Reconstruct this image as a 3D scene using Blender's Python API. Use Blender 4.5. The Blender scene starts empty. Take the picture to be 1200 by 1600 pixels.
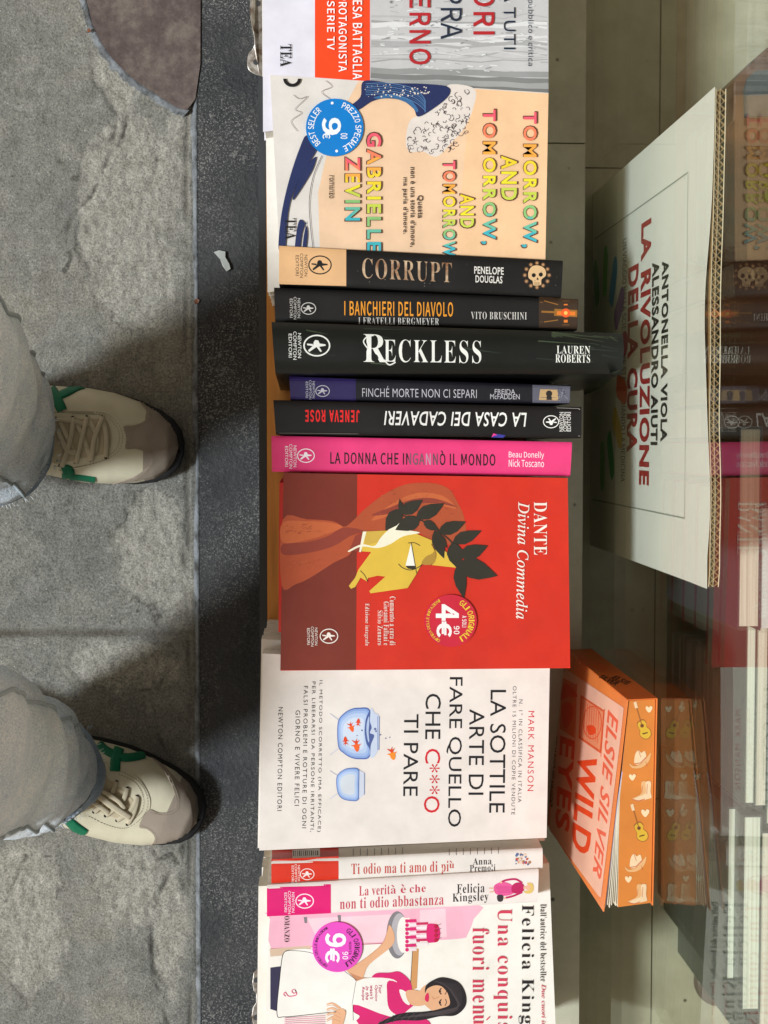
import bpy, bmesh, math, random, os
from mathutils import Vector, Matrix, noise
from mathutils.bvhtree import BVHTree
from mathutils.geometry import delaunay_2d_cdt
random.seed(7)
SC = bpy.context.scene
COL = SC.collection
R = math.radians

# ------------------------------------------------------------------ camera
F = 2354.0                                   # focal length in photo pixels (photo 1200 x 1600)
CZ = 1.5
NAD = (487.0, 690.0)                         # the point of the photo straight below the lens
cam = bpy.data.cameras.new('camera')
cam.sensor_fit = 'HORIZONTAL'; cam.sensor_width = 36.0; cam.lens = F / 1200 * 36
cam.clip_start = 0.05; cam.clip_end = 500
camo = bpy.data.objects.new('camera', cam); COL.objects.link(camo)
n0 = Vector(((NAD[0] - 600) / F, (800 - NAD[1]) / F, -1)).normalized()
RQ = n0.rotation_difference(Vector((0, 0, -1)))
camo.rotation_mode = 'QUATERNION'; camo.rotation_quaternion = RQ
camo.location = (0, 0, CZ)
SC.camera = camo

def ray(px, py):
    return RQ @ Vector(((px - 600) / F, (800 - py) / F, -1))
def P(px, py, z):
    r = ray(px, py); t = (z - CZ) / r.z
    return Vector((r.x * t, r.y * t, z))
def XATZ(px, z): return P(px, NAD[1], z).x
def YATZ(py, z): return P(NAD[0], py, z).y

# ------------------------------------------------------------------ light
SUN_EL, SUN_AZ = 53.0, 15.0                  # the light comes from the street, low left of the picture
world = bpy.data.worlds.new('World'); SC.world = world; world.use_nodes = True
nt = world.node_tree; bg = nt.nodes['Background']
sky = nt.nodes.new('ShaderNodeTexSky'); sky.sky_type = 'NISHITA'; sky.sun_disc = False
sky.sun_elevation = R(SUN_EL); sky.sun_rotation = R(270 - SUN_AZ)
bw = nt.nodes.new('ShaderNodeRGBToBW'); mx = nt.nodes.new('ShaderNodeMix'); mx.data_type = 'RGBA'; mx.blend_type = 'MULTIPLY'
mx.inputs[0].default_value = 1.0
nt.links.new(sky.outputs[0], bw.inputs[0]); nt.links.new(bw.outputs[0], mx.inputs[6])
mx.inputs[7].default_value = (1.07, 0.92, 0.74, 1)     # white balance of the shaded street
nt.links.new(mx.outputs[2], bg.inputs[0]); bg.inputs[1].default_value = 0.12
sun = bpy.data.lights.new('sun', 'SUN'); sun.energy = 2.7; sun.angle = R(8); sun.color = (0.85, 0.93, 1.0)
suno = bpy.data.objects.new('sun', sun); COL.objects.link(suno)
sd = Vector((math.cos(R(SUN_AZ)) * math.cos(R(SUN_EL)), math.sin(R(SUN_AZ)) * math.cos(R(SUN_EL)), -math.sin(R(SUN_EL))))
suno.rotation_mode = 'QUATERNION'; suno.rotation_quaternion = sd.to_track_quat('-Z', 'Y'); suno.location = (-2, -.5, 3)
SC.view_settings.view_transform = 'Standard'; SC.view_settings.look = 'None'
SC.view_settings.exposure = 0.37; SC.view_settings.gamma = 1.0
SC.render.engine = 'CYCLES'
SC.cycles.use_denoising = True
SC.cycles.max_bounces = 8; SC.cycles.transparent_max_bounces = 16
SC.cycles.caustics_reflective = False; SC.cycles.caustics_refractive = False

# ------------------------------------------------------------------ materials
def lin(c):
    c /= 255.0
    return c / 12.92 if c <= 0.04045 else ((c + 0.055) / 1.055) ** 2.4
def rgb(r, g, b): return (lin(r), lin(g), lin(b), 1)
MATS = {}
def base(name, color, rough=0.5, spec=0.4):
    m = bpy.data.materials.new(name); m.use_nodes = True
    b = m.node_tree.nodes['Principled BSDF']
    b.inputs['Base Color'].default_value = color; b.inputs['Roughness'].default_value = rough
    b.inputs['Specular IOR Level'].default_value = spec
    return m, m.node_tree, b
def noise_node(t, scale, detail=4, rough=.6, coord='Object', stretch=None):
    tc = t.nodes.new('ShaderNodeTexCoord'); n = t.nodes.new('ShaderNodeTexNoise')
    n.inputs['Scale'].default_value = scale; n.inputs['Detail'].default_value = detail; n.inputs['Roughness'].default_value = rough
    if stretch:
        mp = t.nodes.new('ShaderNodeMapping'); mp.inputs['Scale'].default_value = stretch
        t.links.new(tc.outputs[coord], mp.inputs[0]); t.links.new(mp.outputs[0], n.inputs['Vector'])
    else: t.links.new(tc.outputs[coord], n.inputs['Vector'])
    return n
def ramp(t, src, stops):
    r = t.nodes.new('ShaderNodeValToRGB')
    while len(r.color_ramp.elements) < len(stops): r.color_ramp.elements.new(0.5)
    for e, (p, c) in zip(r.color_ramp.elements, stops): e.position = p; e.color = c
    t.links.new(src, r.inputs[0]); return r
def mixc(t, fac, a, b, mode='MIX'):
    m = t.nodes.new('ShaderNodeMix'); m.data_type = 'RGBA'; m.blend_type = mode
    for k, v in ((0, fac), (6, a), (7, b)):
        if hasattr(v, 'is_linked') or hasattr(v, 'links'): t.links.new(v, m.inputs[k])
        else: m.inputs[k].default_value = v
    return m.outputs[2]
def bump(t, b, src, strength, dist, prev=None):
    n = t.nodes.new('ShaderNodeBump'); n.inputs['Strength'].default_value = strength; n.inputs['Distance'].default_value = dist
    t.links.new(src, n.inputs['Height'])
    if prev is not None: t.links.new(prev, n.inputs['Normal'])
    t.links.new(n.outputs[0], b.inputs['Normal']); return n.outputs[0]

def paper(r, g, b, rough=0.42, gain=1.0):
    """printed card: the ink colour with a faint mottling and a slightly wavy sheet"""
    k = ('paper', r, g, b, rough)
    if k in MATS: return MATS[k]
    c = rgb(r, g, b)
    m, t, bs = base('printed_card', c, rough, 0.35)
    n1 = noise_node(t, 38, 5, .65); n2 = noise_node(t, 900, 2, .6)
    rp = ramp(t, n1.outputs[0], [(.25, (.87, .87, .86, 1)), (.75, (1.05, 1.05, 1.05, 1))])
    t.links.new(mixc(t, 1.0, c, rp.outputs[0], 'MULTIPLY'), bs.inputs['Base Color'])
    nw = noise_node(t, 14, 2, .5)
    pv = bump(t, bs, nw.outputs[0], .5, .004)
    bump(t, bs, n2.outputs[0], .10, .0004, pv)
    MATS[k] = m; return m
def pages(r=228, g=220, b=200, along='Z', sc=2600):
    """the cut edge of a block of pages: fine lines"""
    k = ('pages', r, g, b, along)
    if k in MATS: return MATS[k]
    c = rgb(r, g, b)
    m, t, bs = base('page_edges', c, .85, .1)
    st = {'X': (sc, 6, 6), 'Y': (6, sc, 6), 'Z': (6, 6, sc)}[along]
    n = noise_node(t, 1, 2, .5, stretch=st)
    rp = ramp(t, n.outputs[0], [(.35, (.80, .78, .74, 1)), (.6, (1.03, 1.03, 1.03, 1))])
    t.links.new(mixc(t, 1.0, c, rp.outputs[0], 'MULTIPLY'), bs.inputs['Base Color'])
    bump(t, bs, n.outputs[0], .4, .0006)
    MATS[k] = m; return m
def gilt():
    if 'gilt' in MATS: return MATS['gilt']
    m, t, bs = base('bronze_foil', rgb(205, 170, 130), .3, .5)
    bs.inputs['Metallic'].default_value = .35
    n = noise_node(t, 120, 3); rp = ramp(t, n.outputs[0], [(.35, rgb(150, 105, 75)), (.65, rgb(235, 205, 170))])
    t.links.new(rp.outputs[0], bs.inputs['Base Color']); MATS['gilt'] = m; return m

# ------------------------------------------------------------------ mesh builder
class MB:
    def __init__(s): s.v = []; s.f = []; s.fm = []; s.mats = []; s.sm = []
    def mi(s, m):
        if m not in s.mats: s.mats.append(m)
        return s.mats.index(m)
    def add(s, verts, faces, m, smooth=False):
        o = len(s.v); s.v += [tuple(p) for p in verts]; k = s.mi(m)
        for f in faces: s.f.append([i + o for i in f]); s.fm.append(k); s.sm.append(smooth)
    def hexa(s, top, bot, m, msides=None, mtop=None):
        """8 corners: top loop of four, bottom loop of four"""
        o = list(top) + list(bot)
        s.add(o, [(0, 1, 2, 3)], mtop or m); s.add(o, [(7, 6, 5, 4)], m)
        for i in range(4):
            j = (i + 1) % 4
            s.add(o, [(i, i + 4, j + 4, j)], (msides[i] if msides else m))
    def box(s, a, b, m):
        x0, y0, z0 = a; x1, y1, z1 = b
        s.hexa([(x0, y0, z1), (x1, y0, z1), (x1, y1, z1), (x0, y1, z1)], [(x0, y0, z0), (x1, y0, z0), (x1, y1, z0), (x0, y1, z0)], m)
    def tube(s, pts, rad, m, n=8, cap=True):
        pts = [Vector(p) for p in pts]; rings = []
        rads = rad if isinstance(rad, (list, tuple)) else [rad] * len(pts)
        for i, p in enumerate(pts):
            d = (pts[min(i + 1, len(pts) - 1)] - pts[max(i - 1, 0)]).normalized()
            a = d.orthogonal().normalized(); b = d.cross(a)
            if i and rings:
                a = (ra - d * ra.dot(d)).normalized(); b = d.cross(a)
            ra = a
            rings.append([p + (a * math.cos(2 * math.pi * k / n) + b * math.sin(2 * math.pi * k / n)) * rads[i] for k in range(n)])
        v = [q for r in rings for q in r]; f = []
        for i in range(len(rings) - 1):
            for k in range(n): f.append((i * n + k, i * n + (k + 1) % n, (i + 1) * n + (k + 1) % n, (i + 1) * n + k))
        if cap: f += [tuple(range(n - 1, -1, -1)), tuple((len(rings) - 1) * n + k for k in range(n))]
        s.add(v, f, m, True)
    def grid(s, rows, m, smooth=True, closed=False):
        v = [p for r in rows for p in r]; n = len(rows[0]); f = []
        for i in range(len(rows) - 1):
            for k in range(n if closed else n - 1): f.append((i * n + k, i * n + (k + 1) % n, (i + 1) * n + (k + 1) % n, (i + 1) * n + k))
        s.add(v, f, m, smooth)
    def build(s, name, parent=None, bevel=0, fix=True, sub=0):
        me = bpy.data.meshes.new(name); me.from_pydata(s.v, [], s.f)
        for m in s.mats: me.materials.append(m)
        me.polygons.foreach_set('material_index', s.fm); me.polygons.foreach_set('use_smooth', s.sm)
        me.update()
        o = bpy.data.objects.new(name, me); COL.objects.link(o)
        if parent:
            o.parent = parent; o.matrix_parent_inverse = Matrix.Translation(-Vector(parent.location))
        if bevel:
            md = o.modifiers.new('bevel', 'BEVEL'); md.width = bevel; md.segments = 2; md.limit_method = 'ANGLE'; md.angle_limit = R(40)
        if sub:
            md = o.modifiers.new('sub', 'SUBSURF'); md.levels = sub; md.render_levels = sub
        return o
def tag(o, label, cat, group=None):
    o['label'] = label; o['category'] = cat
    if group: o['group'] = group
    return o
def empty(name, loc, label, cat, group=None):
    o = bpy.data.objects.new(name, None); COL.objects.link(o); o.location = loc; o.empty_display_size = .03
    return tag(o, label, cat, group)
def struct(o, kind='structure'): o['kind'] = kind; return o

# ------------------------------------------------------------------ print on covers
FD = os.path.join(bpy.utils.resource_path('LOCAL'), 'datafiles', 'fonts')
FONTS = {}
def font(fn):
    if fn is None: return None
    if fn not in FONTS:
        try: FONTS[fn] = bpy.data.fonts.load(os.path.join(FD, fn))
        except Exception: FONTS[fn] = None
    return FONTS[fn]
SERIF = 'NotoSansMath-Regular.woff2'; CJK = 'Noto Sans CJK Regular.woff2'
def serif_map(s, style):
    b = {'b': (0x1D400, 0x1D41A), 'i': (0x1D434, 0x1D44E), 'bi': (0x1D468, 0x1D482)}[style]; o = ''
    for c in s:
        if c == 'h' and style == 'i': o += '\u210e'
        elif 'A' <= c <= 'Z': o += chr(b[0] + ord(c) - 65)
        elif 'a' <= c <= 'z': o += chr(b[1] + ord(c) - 97)
        elif '0' <= c <= '9': o += chr(0x1D7CE + ord(c) - 48)
        else: o += c
    return o
# styles: (font file, serif style, outline offset, shear, letter spacing)
ST = {'sans': (None, None, 0, 0, 1), 'bold': (None, None, .018, 0, 1.06), 'heavy': (None, None, .032, 0, 1.1), 'thin': (None, None, -.006, 0, 1.05),
      'wide': (None, None, -.004, 0, 1.22), 'black': (None, None, .038, 0, 1.1), 'ital': (None, None, .02, .3, 1.05), 'cjk': (CJK, None, 0, 0, 1), 'cjkb': (CJK, None, .0055, 0, 1.05),
      'cjkh': (CJK, None, .011, 0, 1.12),
      'serif': (SERIF, 'b', -.004, 0, 1.06), 'serifb': (SERIF, 'b', 0, 0, 1.02), 'serifi': (SERIF, 'i', .004, 0, 1.02), 'serifl': (SERIF, 'b', -.006, 0, 1.1),
      'brush': (None, None, .012, .18, 1.08), 'outl': (None, None, .034, 0, 1.22), 'rain': (None, None, .024, 0, 1.22)}
GC = {}
def glyphs(s, style):
    k = (s, style)
    if k in GC: return GC[k]
    fn, ser, off, sh, sp = ST[style]
    cu = bpy.data.curves.new('t', 'FONT'); f = font(fn)
    body = s
    if f: cu.font = f
    if ser and f: body = serif_map(s, ser)
    cu.body = body; cu.offset = off; cu.shear = sh; cu.space_character = sp; cu.resolution_u = 3; cu.fill_mode = 'FRONT'
    o = bpy.data.objects.new('t', cu); COL.objects.link(o)
    bpy.context.view_layer.update()
    dg = bpy.context.evaluated_depsgraph_get()
    me = bpy.data.meshes.new_from_object(o.evaluated_get(dg))
    V = [(v.co.x, v.co.y) for v in me.vertices]; Fc = [tuple(p.vertices) for p in me.polygons]
    bpy.data.objects.remove(o); bpy.data.curves.remove(cu); bpy.data.meshes.remove(me)
    if not V: V = [(0, 0), (1, 1)]
    GC[k] = (V, Fc); return GC[k]

class Art:
    """collects printed shapes, authored in photo pixels and laid on one real surface through fn(px, py, lift)"""
    def __init__(s, mb, fn, cell=0): s.mb = mb; s.fn = fn; s.k = 0; s.cell = cell
    def lift(s): s.k += 1; return .00012 + .000006 * s.k
    def poly(s, pts, m):
        L = s.lift()
        if s.cell:                             # follow a rounded spine: cut the outline and the inside finely
            q = []
            for a, b in zip(pts, pts[1:] + pts[:1]):
                m_ = max(1, int(math.hypot(b[0] - a[0], b[1] - a[1]) / s.cell)); q += [(lerp(a[0], b[0], i / m_), lerp(a[1], b[1], i / m_)) for i in range(m_)]
            pts = q
        co = [Vector((p[0], p[1])) for p in pts]; n = len(co); ex = []
        if s.cell:
            xs = [p[0] for p in pts]; ys = [p[1] for p in pts]
            for i in range(1, int((max(xs) - min(xs)) / s.cell) + 1):
                for j in range(1, int((max(ys) - min(ys)) / s.cell) + 1):
                    ex.append(Vector((min(xs) + i * s.cell - .37, min(ys) + j * s.cell - .29)))
        r = delaunay_2d_cdt(co + ex, [], [list(range(n))], 1, 1e-5)
        s.mb.add([s.fn(v.x, v.y, L) for v in r[0]], [tuple(f) for f in r[2]], m)
    def smooth(s, pts, m, k=6):
        s.poly(spl(pts, k), m)
    def disc(s, cx, cy, rx, m, ry=None, n=40, rot=0):
        ry = ry or rx; L = s.lift(); c, w = math.cos(rot), math.sin(rot)
        pts = [(rx * math.cos(2 * math.pi * i / n), ry * math.sin(2 * math.pi * i / n)) for i in range(n)]
        s.mb.add([s.fn(cx + x * c - y * w, cy + x * w + y * c, L) for x, y in pts], [tuple(range(n))], m)
    def ring(s, cx, cy, rx, ry, wd, m, n=36, a0=0, a1=360):
        L = s.lift(); v = []; cnt = n + 1
        for i in range(cnt):
            a = R(a0 + (a1 - a0) * i / n)
            v.append(s.fn(cx + rx * math.cos(a), cy + ry * math.sin(a), L)); v.append(s.fn(cx + (rx - wd) * math.cos(a), cy + (ry - wd) * math.sin(a), L))
        s.mb.add(v, [(2 * i, 2 * i + 1, 2 * i + 3, 2 * i + 2) for i in range(n)], m)
    def line(s, pts, w, m, w1=None):
        L = s.lift(); v = []; n = len(pts)
        for i, (x, y) in enumerate(pts):
            a = pts[max(0, i - 1)]; b = pts[min(n - 1, i + 1)]; dx, dy = b[0] - a[0], b[1] - a[1]; l = math.hypot(dx, dy) or 1
            ww = (w if w1 is None else w + (w1 - w) * i / (n - 1)) / 2
            v.append(s.fn(x - dy / l * ww, y + dx / l * ww, L)); v.append(s.fn(x + dy / l * ww, y - dx / l * ww, L))
        s.mb.add(v, [(2 * i, 2 * i + 1, 2 * i + 3, 2 * i + 2) for i in range(n - 1)], m)
    def _emit(s, st, style, mapper, m):
        V, Fc = glyphs(st, style); L = s.lift()
        x0 = min(p[0] for p in V); x1 = max(p[0] for p in V); y0 = min(p[1] for p in V); y1 = max(p[1] for p in V)
        N = [((p[0] - x0) / ((x1 - x0) or 1), (p[1] - y0) / ((y1 - y0) or 1)) for p in V]
        if isinstance(m, list):
            for f in Fc:
                g = sum(N[i][0] for i in f) / len(f); mm = m[min(len(m) - 1, int(g * len(m)))]
                s.mb.add([s.fn(*mapper(*N[i]), L) for i in f], [tuple(range(len(f)))], mm)
        else:
            s.mb.add([s.fn(*mapper(a, b), L) for a, b in N], Fc, m)
    def text(s, st, box, rot, m, style='sans', skew=0.0):
        x0, y0, x1, y1 = box; W, H = x1 - x0, y1 - y0; xc, yc = (x0 + x1) / 2, (y0 + y1) / 2
        if rot in 'RL':
            h = H - abs(skew) * W
            def mp(a, b):
                a, b = (a, b) if rot == 'R' else (1 - a, 1 - b)
                x = x0 + a * W; return (x, yc + (.5 - b) * h + skew * (x - xc))
        else:
            w = W - abs(skew) * H
            def mp(a, b):
                a, b = (a, b) if rot == 'D' else (1 - a, 1 - b)
                y = y0 + a * H; return (xc + (b - .5) * w + skew * (y - yc), y)
        s._emit(st, style, mp, m)
    def textq(s, st, q, m, style='sans'):
        """q: baseline start, baseline end, cap end, cap start (pixels)"""
        a, b, c, d = q
        def mp(u, v): return tuple((a[i] * (1 - u) + b[i] * u) * (1 - v) + (d[i] * (1 - u) + c[i] * u) * v for i in (0, 1))
        s._emit(st, style, mp, m)
    def arc(s, st, cx, cy, r, h, a0, a1, m, style='sans', inward=False):
        """letters round a circle; angles in picture degrees, letter tops outward (or inward)"""
        n = len(st)
        ws = [0.45 if c in ' .' else (.4 if c in 'Iil1' else 1.0) for c in st]; tot = sum(ws); acc = 0
        for c, w in zip(st, ws):
            am = R(a0 + (a1 - a0) * (acc + w / 2) / tot); acc += w
            if c == ' ': continue
            hw = abs(R(a1 - a0)) * r * w / tot * .40; ca, sa = math.cos(am), math.sin(am)
            sg = 1 if a1 > a0 else -1
            def mp(u, v, ca=ca, sa=sa, hw=hw):
                t = (u - .5) * 2 * hw * sg; q = r + ((v if not inward else 1 - v) - .5) * h
                return (cx + ca * q - sa * t, cy + sa * q + ca * t)
            s._emit(c, style, mp, m)
    def logo(s, cx, cy, r, m, rot=0):
        """oval colophon with a small running figure"""
        c, w = math.cos(R(rot)), math.sin(R(rot)); T = lambda x, y: (cx + (x * c - y * w) * r, cy + (x * w + y * c) * r)
        L = [T(math.cos(a) * 1.25, math.sin(a)) for a in [R(i * 12) for i in range(31)]]
        s.line(L, .14 * r, m)
        s.poly([T(*p) for p in ((-.15, -.55), (.15, -.5), (.28, -.2), (.85, -.12), (.85, .02), (.25, .1), (-.05, .15), (-.75, .62), (-.85, .45), (-.35, .0), (-.3, -.35))], m)
        s.poly([T(*p) for p in ((.15, .0), (.5, .55), (.35, .62), (-.05, .1))], m)
        s.poly([T(*p) for p in ((-.4, -.15), (-.95, -.2), (-.95, -.05), (-.35, .05))], m)
def spl(pts, k=6):
    n = len(pts); o = []
    for i in range(n):
        p0, p1, p2, p3 = [pts[(i + j - 1) % n] for j in range(4)]
        for q in range(k):
            t = q / k
            o.append(tuple(.5 * ((2 * p1[d]) + (-p0[d] + p2[d]) * t + (2 * p0[d] - 5 * p1[d] + 4 * p2[d] - p3[d]) * t * t + (-p0[d] + 3 * p1[d] - 3 * p2[d] + p3[d]) * t ** 3) for d in (0, 1)))
    return o
def splo(pts, k=6):
    o = []; n = len(pts)
    for i in range(n - 1):
        p0, p1, p2, p3 = pts[max(0, i - 1)], pts[i], pts[i + 1], pts[min(n - 1, i + 2)]
        for q in range(k):
            t = q / k
            o.append(tuple(.5 * ((2 * p1[d]) + (-p0[d] + p2[d]) * t + (2 * p0[d] - 5 * p1[d] + 4 * p2[d] - p3[d]) * t * t + (-p0[d] + 3 * p1[d] - 3 * p2[d] + p3[d]) * t ** 3) for d in (0, 1)))
    o.append(tuple(pts[-1][:2])); return o
def Z(sc, ox, oy, pts): return [(ox + x / sc, oy + y / sc) for x, y in pts]

# ------------------------------------------------------------------ the setting
LEDGE = 0.305
XG = 0.2295                                   # street face of the window glass
FLOOR_IN = 0.20
def mat_pavement():
    m, t, b = base('paving_stone', rgb(128, 130, 128), .8, .3)
    n1 = noise_node(t, 5.5, 7, .68); n2 = noise_node(t, 420, 4, .7); n3 = noise_node(t, 60, 5, .7)
    c1 = ramp(t, n1.outputs[0], [(.22, rgb(100, 101, 98)), (.5, rgb(134, 132, 125)), (.78, rgb(160, 152, 136))])
    at = t.nodes.new('ShaderNodeAttribute'); at.attribute_name = 'wear'
    c2 = mixc(t, at.outputs['Fac'], c1.outputs[0], rgb(160, 156, 146))
    s = ramp(t, n2.outputs[0], [(.28, (.52, .52, .52, 1)), (.5, (1, 1, 1, 1)), (.72, (1.42, 1.42, 1.39, 1))])
    s3 = ramp(t, n3.outputs[0], [(.28, (.70, .70, .67, 1)), (.72, (1.2, 1.2, 1.2, 1))])
    c3 = mixc(t, 1, c2, s.outputs[0], 'MULTIPLY'); c4 = mixc(t, 1, c3, s3.outputs[0], 'MULTIPLY')
    v = t.nodes.new('ShaderNodeTexVoronoi'); v.inputs['Scale'].default_value = 95
    tc = t.nodes.new('ShaderNodeTexCoord'); t.links.new(tc.outputs['Object'], v.inputs['Vector'])
    fl = ramp(t, v.outputs['Distance'], [(.045, (1, 1, 1, 1)), (.07, (0, 0, 0, 1))])
    at2 = t.nodes.new('ShaderNodeAttribute'); at2.attribute_name = 'joint'
    c5 = mixc(t, fl.outputs[0], c4, rgb(186, 186, 180)); c6 = mixc(t, at2.outputs['Fac'], c5, rgb(88, 82, 72))
    at3 = t.nodes.new('ShaderNodeAttribute'); at3.attribute_name = 'lip'
    c7 = mixc(t, at3.outputs['Fac'], c6, rgb(66, 62, 54))
    n5 = noise_node(t, 800, 3, .8); pit = ramp(t, n5.outputs[0], [(.36, (.42, .42, .42, 1)), (.47, (1, 1, 1, 1)), (.66, (1, 1, 1, 1)), (.74, (1.45, 1.45, 1.45, 1))])
    t.links.new(mixc(t, 1, c7, pit.outputs[0], 'MULTIPLY'), b.inputs['Base Color'])
    pv = bump(t, b, n3.outputs[0], .7, .003); bump(t, b, n2.outputs[0], .8, .0016, pv)
    return m
def blob(px, py, cx, cy, rx, ry): return math.exp(-(((px - cx) / rx) ** 2 + ((py - cy) / ry) ** 2))
XK = XATZ(309, 0)                            # where the paving meets the dark base strip
def topx(x, y, z=0): return (NAD[0] + x * F / (CZ - z), NAD[1] - y * F / (CZ - z))   # world to photo pixels (small tilt ignored)
CRACKS = [([(192, 165), (186, 215), (170, 270), (150, 312), (118, 345), (110, 382), (119, 408), (108, 428)], 2.0), ([(252, 256), (285, 275), (278, 302)], 1.6), ([(205, 190), (196, 232), (182, 240)], 1.6),
          ([(264, 1366), (242, 1412), (233, 1470), (238, 1530), (252, 1580), (262, 1625)], 2.4), ([(232, 1322), (246, 1346), (266, 1338), (276, 1352)], 2.0), ([(285, 1300), (284, 1360), (286, 1410)], 1.8), ([(258, 1050), (240, 1100), (246, 1150), (262, 1180)], 1.8), ([(40, 1340), (26, 1370), (8, 1410)], 1.8), ([(288, 750), (292, 800), (287, 850), (291, 930)], 1.8)]
def pavement():
    def axis(lo, a, b, hi, fine, coarse):
        L = []; v = lo
        while v < a: L.append(v); v += coarse
        v = a
        while v < b: L.append(v); v += fine
        v = b
        while v < hi - 1e-6: L.append(v); v += coarse
        L.append(hi); return L
    xs = axis(-.95, -.335, XK - 1e-5, XK, .0019, .02); ys = axis(-.95, -.60, .46, .85, .0019, .02)
    nx, ny = len(xs) - 1, len(ys) - 1; NZ = noise.noise
    V, wear, jo, ed = [], [], [], []
    JY = YATZ(987, 0)
    for y in ys:
        for x in xs:
            px, py = topx(x, y)
            a = 0
            for (cx, cy, rx, ry) in ((195, 140, 45, 60), (285, 200, 30, 40), (215, 300, 95, 150), (225, 430, 75, 110), (240, 860, 66, 110), (262, 1460, 34, 120), (200, 1390, 66, 80), (40, 1430, 70, 120), (200, 1040, 110, 45)):
                a = max(a, blob(px, py, cx, cy, rx, ry))
            raw = a + NZ((x * 16, y * 16, 0)) * .30 + NZ((x * 47, y * 47, 3)) * .20 + NZ((x * 130, y * 130, 3)) * .10
            w = min(1, max(0, (raw - .34) / .34)); w = w * w * (3 - 2 * w)
            st = min(1, max(0, (raw - .44) / .05)) * max(.15, min(1, NZ((x * 14, y * 14, 4)) * 3 + .5))                    # where a flake has sprung off there is a sharp little step
            lip = .75 * math.exp(-((raw - .455) / .016) ** 2) * max(0, min(1, NZ((x * 22, y * 22, 8)) * 4 - .2))
            nf = NZ((x * 150, y * 150, 1)); nf2 = NZ((x * 330, y * 330, 5)); r2 = abs(NZ((x * 75, y * 75, 6)))
            h = w * (.0010 * nf + .0009 * nf2 - .0016 * r2) - .0014 * st + (1 - w) * (.00045 * nf + .0003 * nf2) + .0014 * NZ((x * 9, y * 9, 9))
            wob = 5 * NZ((x * 45, y * 45, 12)) + 2.5 * NZ((x * 160, y * 160, 13)); ck = 0
            if -20 < px < 320 and (150 < py < 470 or 1040 < py < 1620 or 740 < py < 960):
                for pl_, wd in CRACKS:
                    for (ax, ay), (bx, by) in zip(pl_, pl_[1:]):
                        dx, dy = bx - ax, by - ay; t_ = max(0, min(1, ((px - ax) * dx + (py - ay) * dy) / (dx * dx + dy * dy)))
                        sd_ = math.hypot(px - ax - dx * t_, py - ay - dy * t_) + wob
                        if abs(sd_) < 9: ck = max(ck, math.exp(-(sd_ / wd) ** 2) * max(0, min(1, .75 + NZ((x * 40, y * 40, 21)) * 1.6)))
            lip = max(lip, .8 * ck); h -= .0018 * ck
            jd = abs(y - JY + .0014 * NZ((x * 30, 1, 0)) + .0008 * NZ((x * 120, 5, 0))); jx = abs(x - XATZ(294, 0) + .003 * NZ((0, y * 14, 2)) + .001 * NZ((0, y * 70, 2)))
            g = max((.5 + .5 * max(0, min(1, NZ((x * 11, 7, 0)) * 3 + .4))) * math.exp(-(jd / .0036) ** 2), .6 * math.exp(-(jx / .0022) ** 2) * max(0, min(1, NZ((3, y * 9, 0)) * 3 + .6)))
            h -= g * .0036
            if x > XATZ(300, 0): h -= .0012
            V.append((x, y, h)); wear.append(w); jo.append(min(1, g)); ed.append(lip)
    f = [(j * (nx + 1) + i, j * (nx + 1) + i + 1, (j + 1) * (nx + 1) + i + 1, (j + 1) * (nx + 1) + i) for j in range(ny) for i in range(nx)]
    me = bpy.data.meshes.new('pavement'); me.from_pydata(V, [], f)
    for nm, d in (('wear', wear), ('joint', jo), ('lip', ed)):
        at = me.attributes.new(nm, 'FLOAT', 'POINT'); at.data.foreach_set('value', d)
    me.materials.append(mat_pavement()); me.polygons.foreach_set('use_smooth', [True] * len(f)); me.update()
    o = bpy.data.objects.new('pavement', me); COL.objects.link(o); struct(o)
pavement()
mg, tg, bgd = base('street_ground', rgb(120, 120, 117), .9, .2)
ng = noise_node(tg, 3, 8); tg.links.new(ramp(tg, ng.outputs[0], [(.3, rgb(95, 95, 92)), (.7, rgb(135, 134, 130))]).outputs[0], bgd.inputs['Base Color'])
g = MB(); g.add([(-200, -200, -.012), (200, -200, -.012), (200, 200, -.012), (-200, 200, -.012)], [(0, 1, 2, 3)], mg); struct(g.build('ground'))
def mat_base_strip():
    m, t, b = base('dark_basalt', rgb(52, 54, 56), .62, .35)
    n1 = noise_node(t, 13, 5, .6); n2 = noise_node(t, 520, 3, .75); n3 = noise_node(t, 190, 4, .7)
    c1 = ramp(t, n1.outputs[0], [(.3, rgb(36, 38, 41)), (.7, rgb(62, 61, 60))])
    sp = ramp(t, n2.outputs[0], [(.54, (0, 0, 0, 1)), (.64, (1, 1, 1, 1))])
    zone = ramp(t, noise_node(t, 9, 3, .5).outputs[0], [(.42, (.12, .12, .12, 1)), (.6, (1, 1, 1, 1))])
    fac = mixc(t, 1, sp.outputs[0], zone.outputs[0], 'MULTIPLY')
    sp3 = ramp(t, n3.outputs[0], [(.56, (0, 0, 0, 1)), (.66, (1, 1, 1, 1))])
    fac2 = mixc(t, 1, sp3.outputs[0], zone.outputs[0], 'MULTIPLY')
    c2 = mixc(t, fac, c1.outputs[0], rgb(150, 148, 142)); c3 = mixc(t, fac2, c2, rgb(122, 121, 116))
    t.links.new(c3, b.inputs['Base Color']); bump(t, b, n3.outputs[0], .8, .002)
    return m
k = MB(); k.box((XK, -1.1, -.03), (-.02, .95, .004), mat_base_strip()); struct(k.build('base_strip', bevel=.002))
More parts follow.
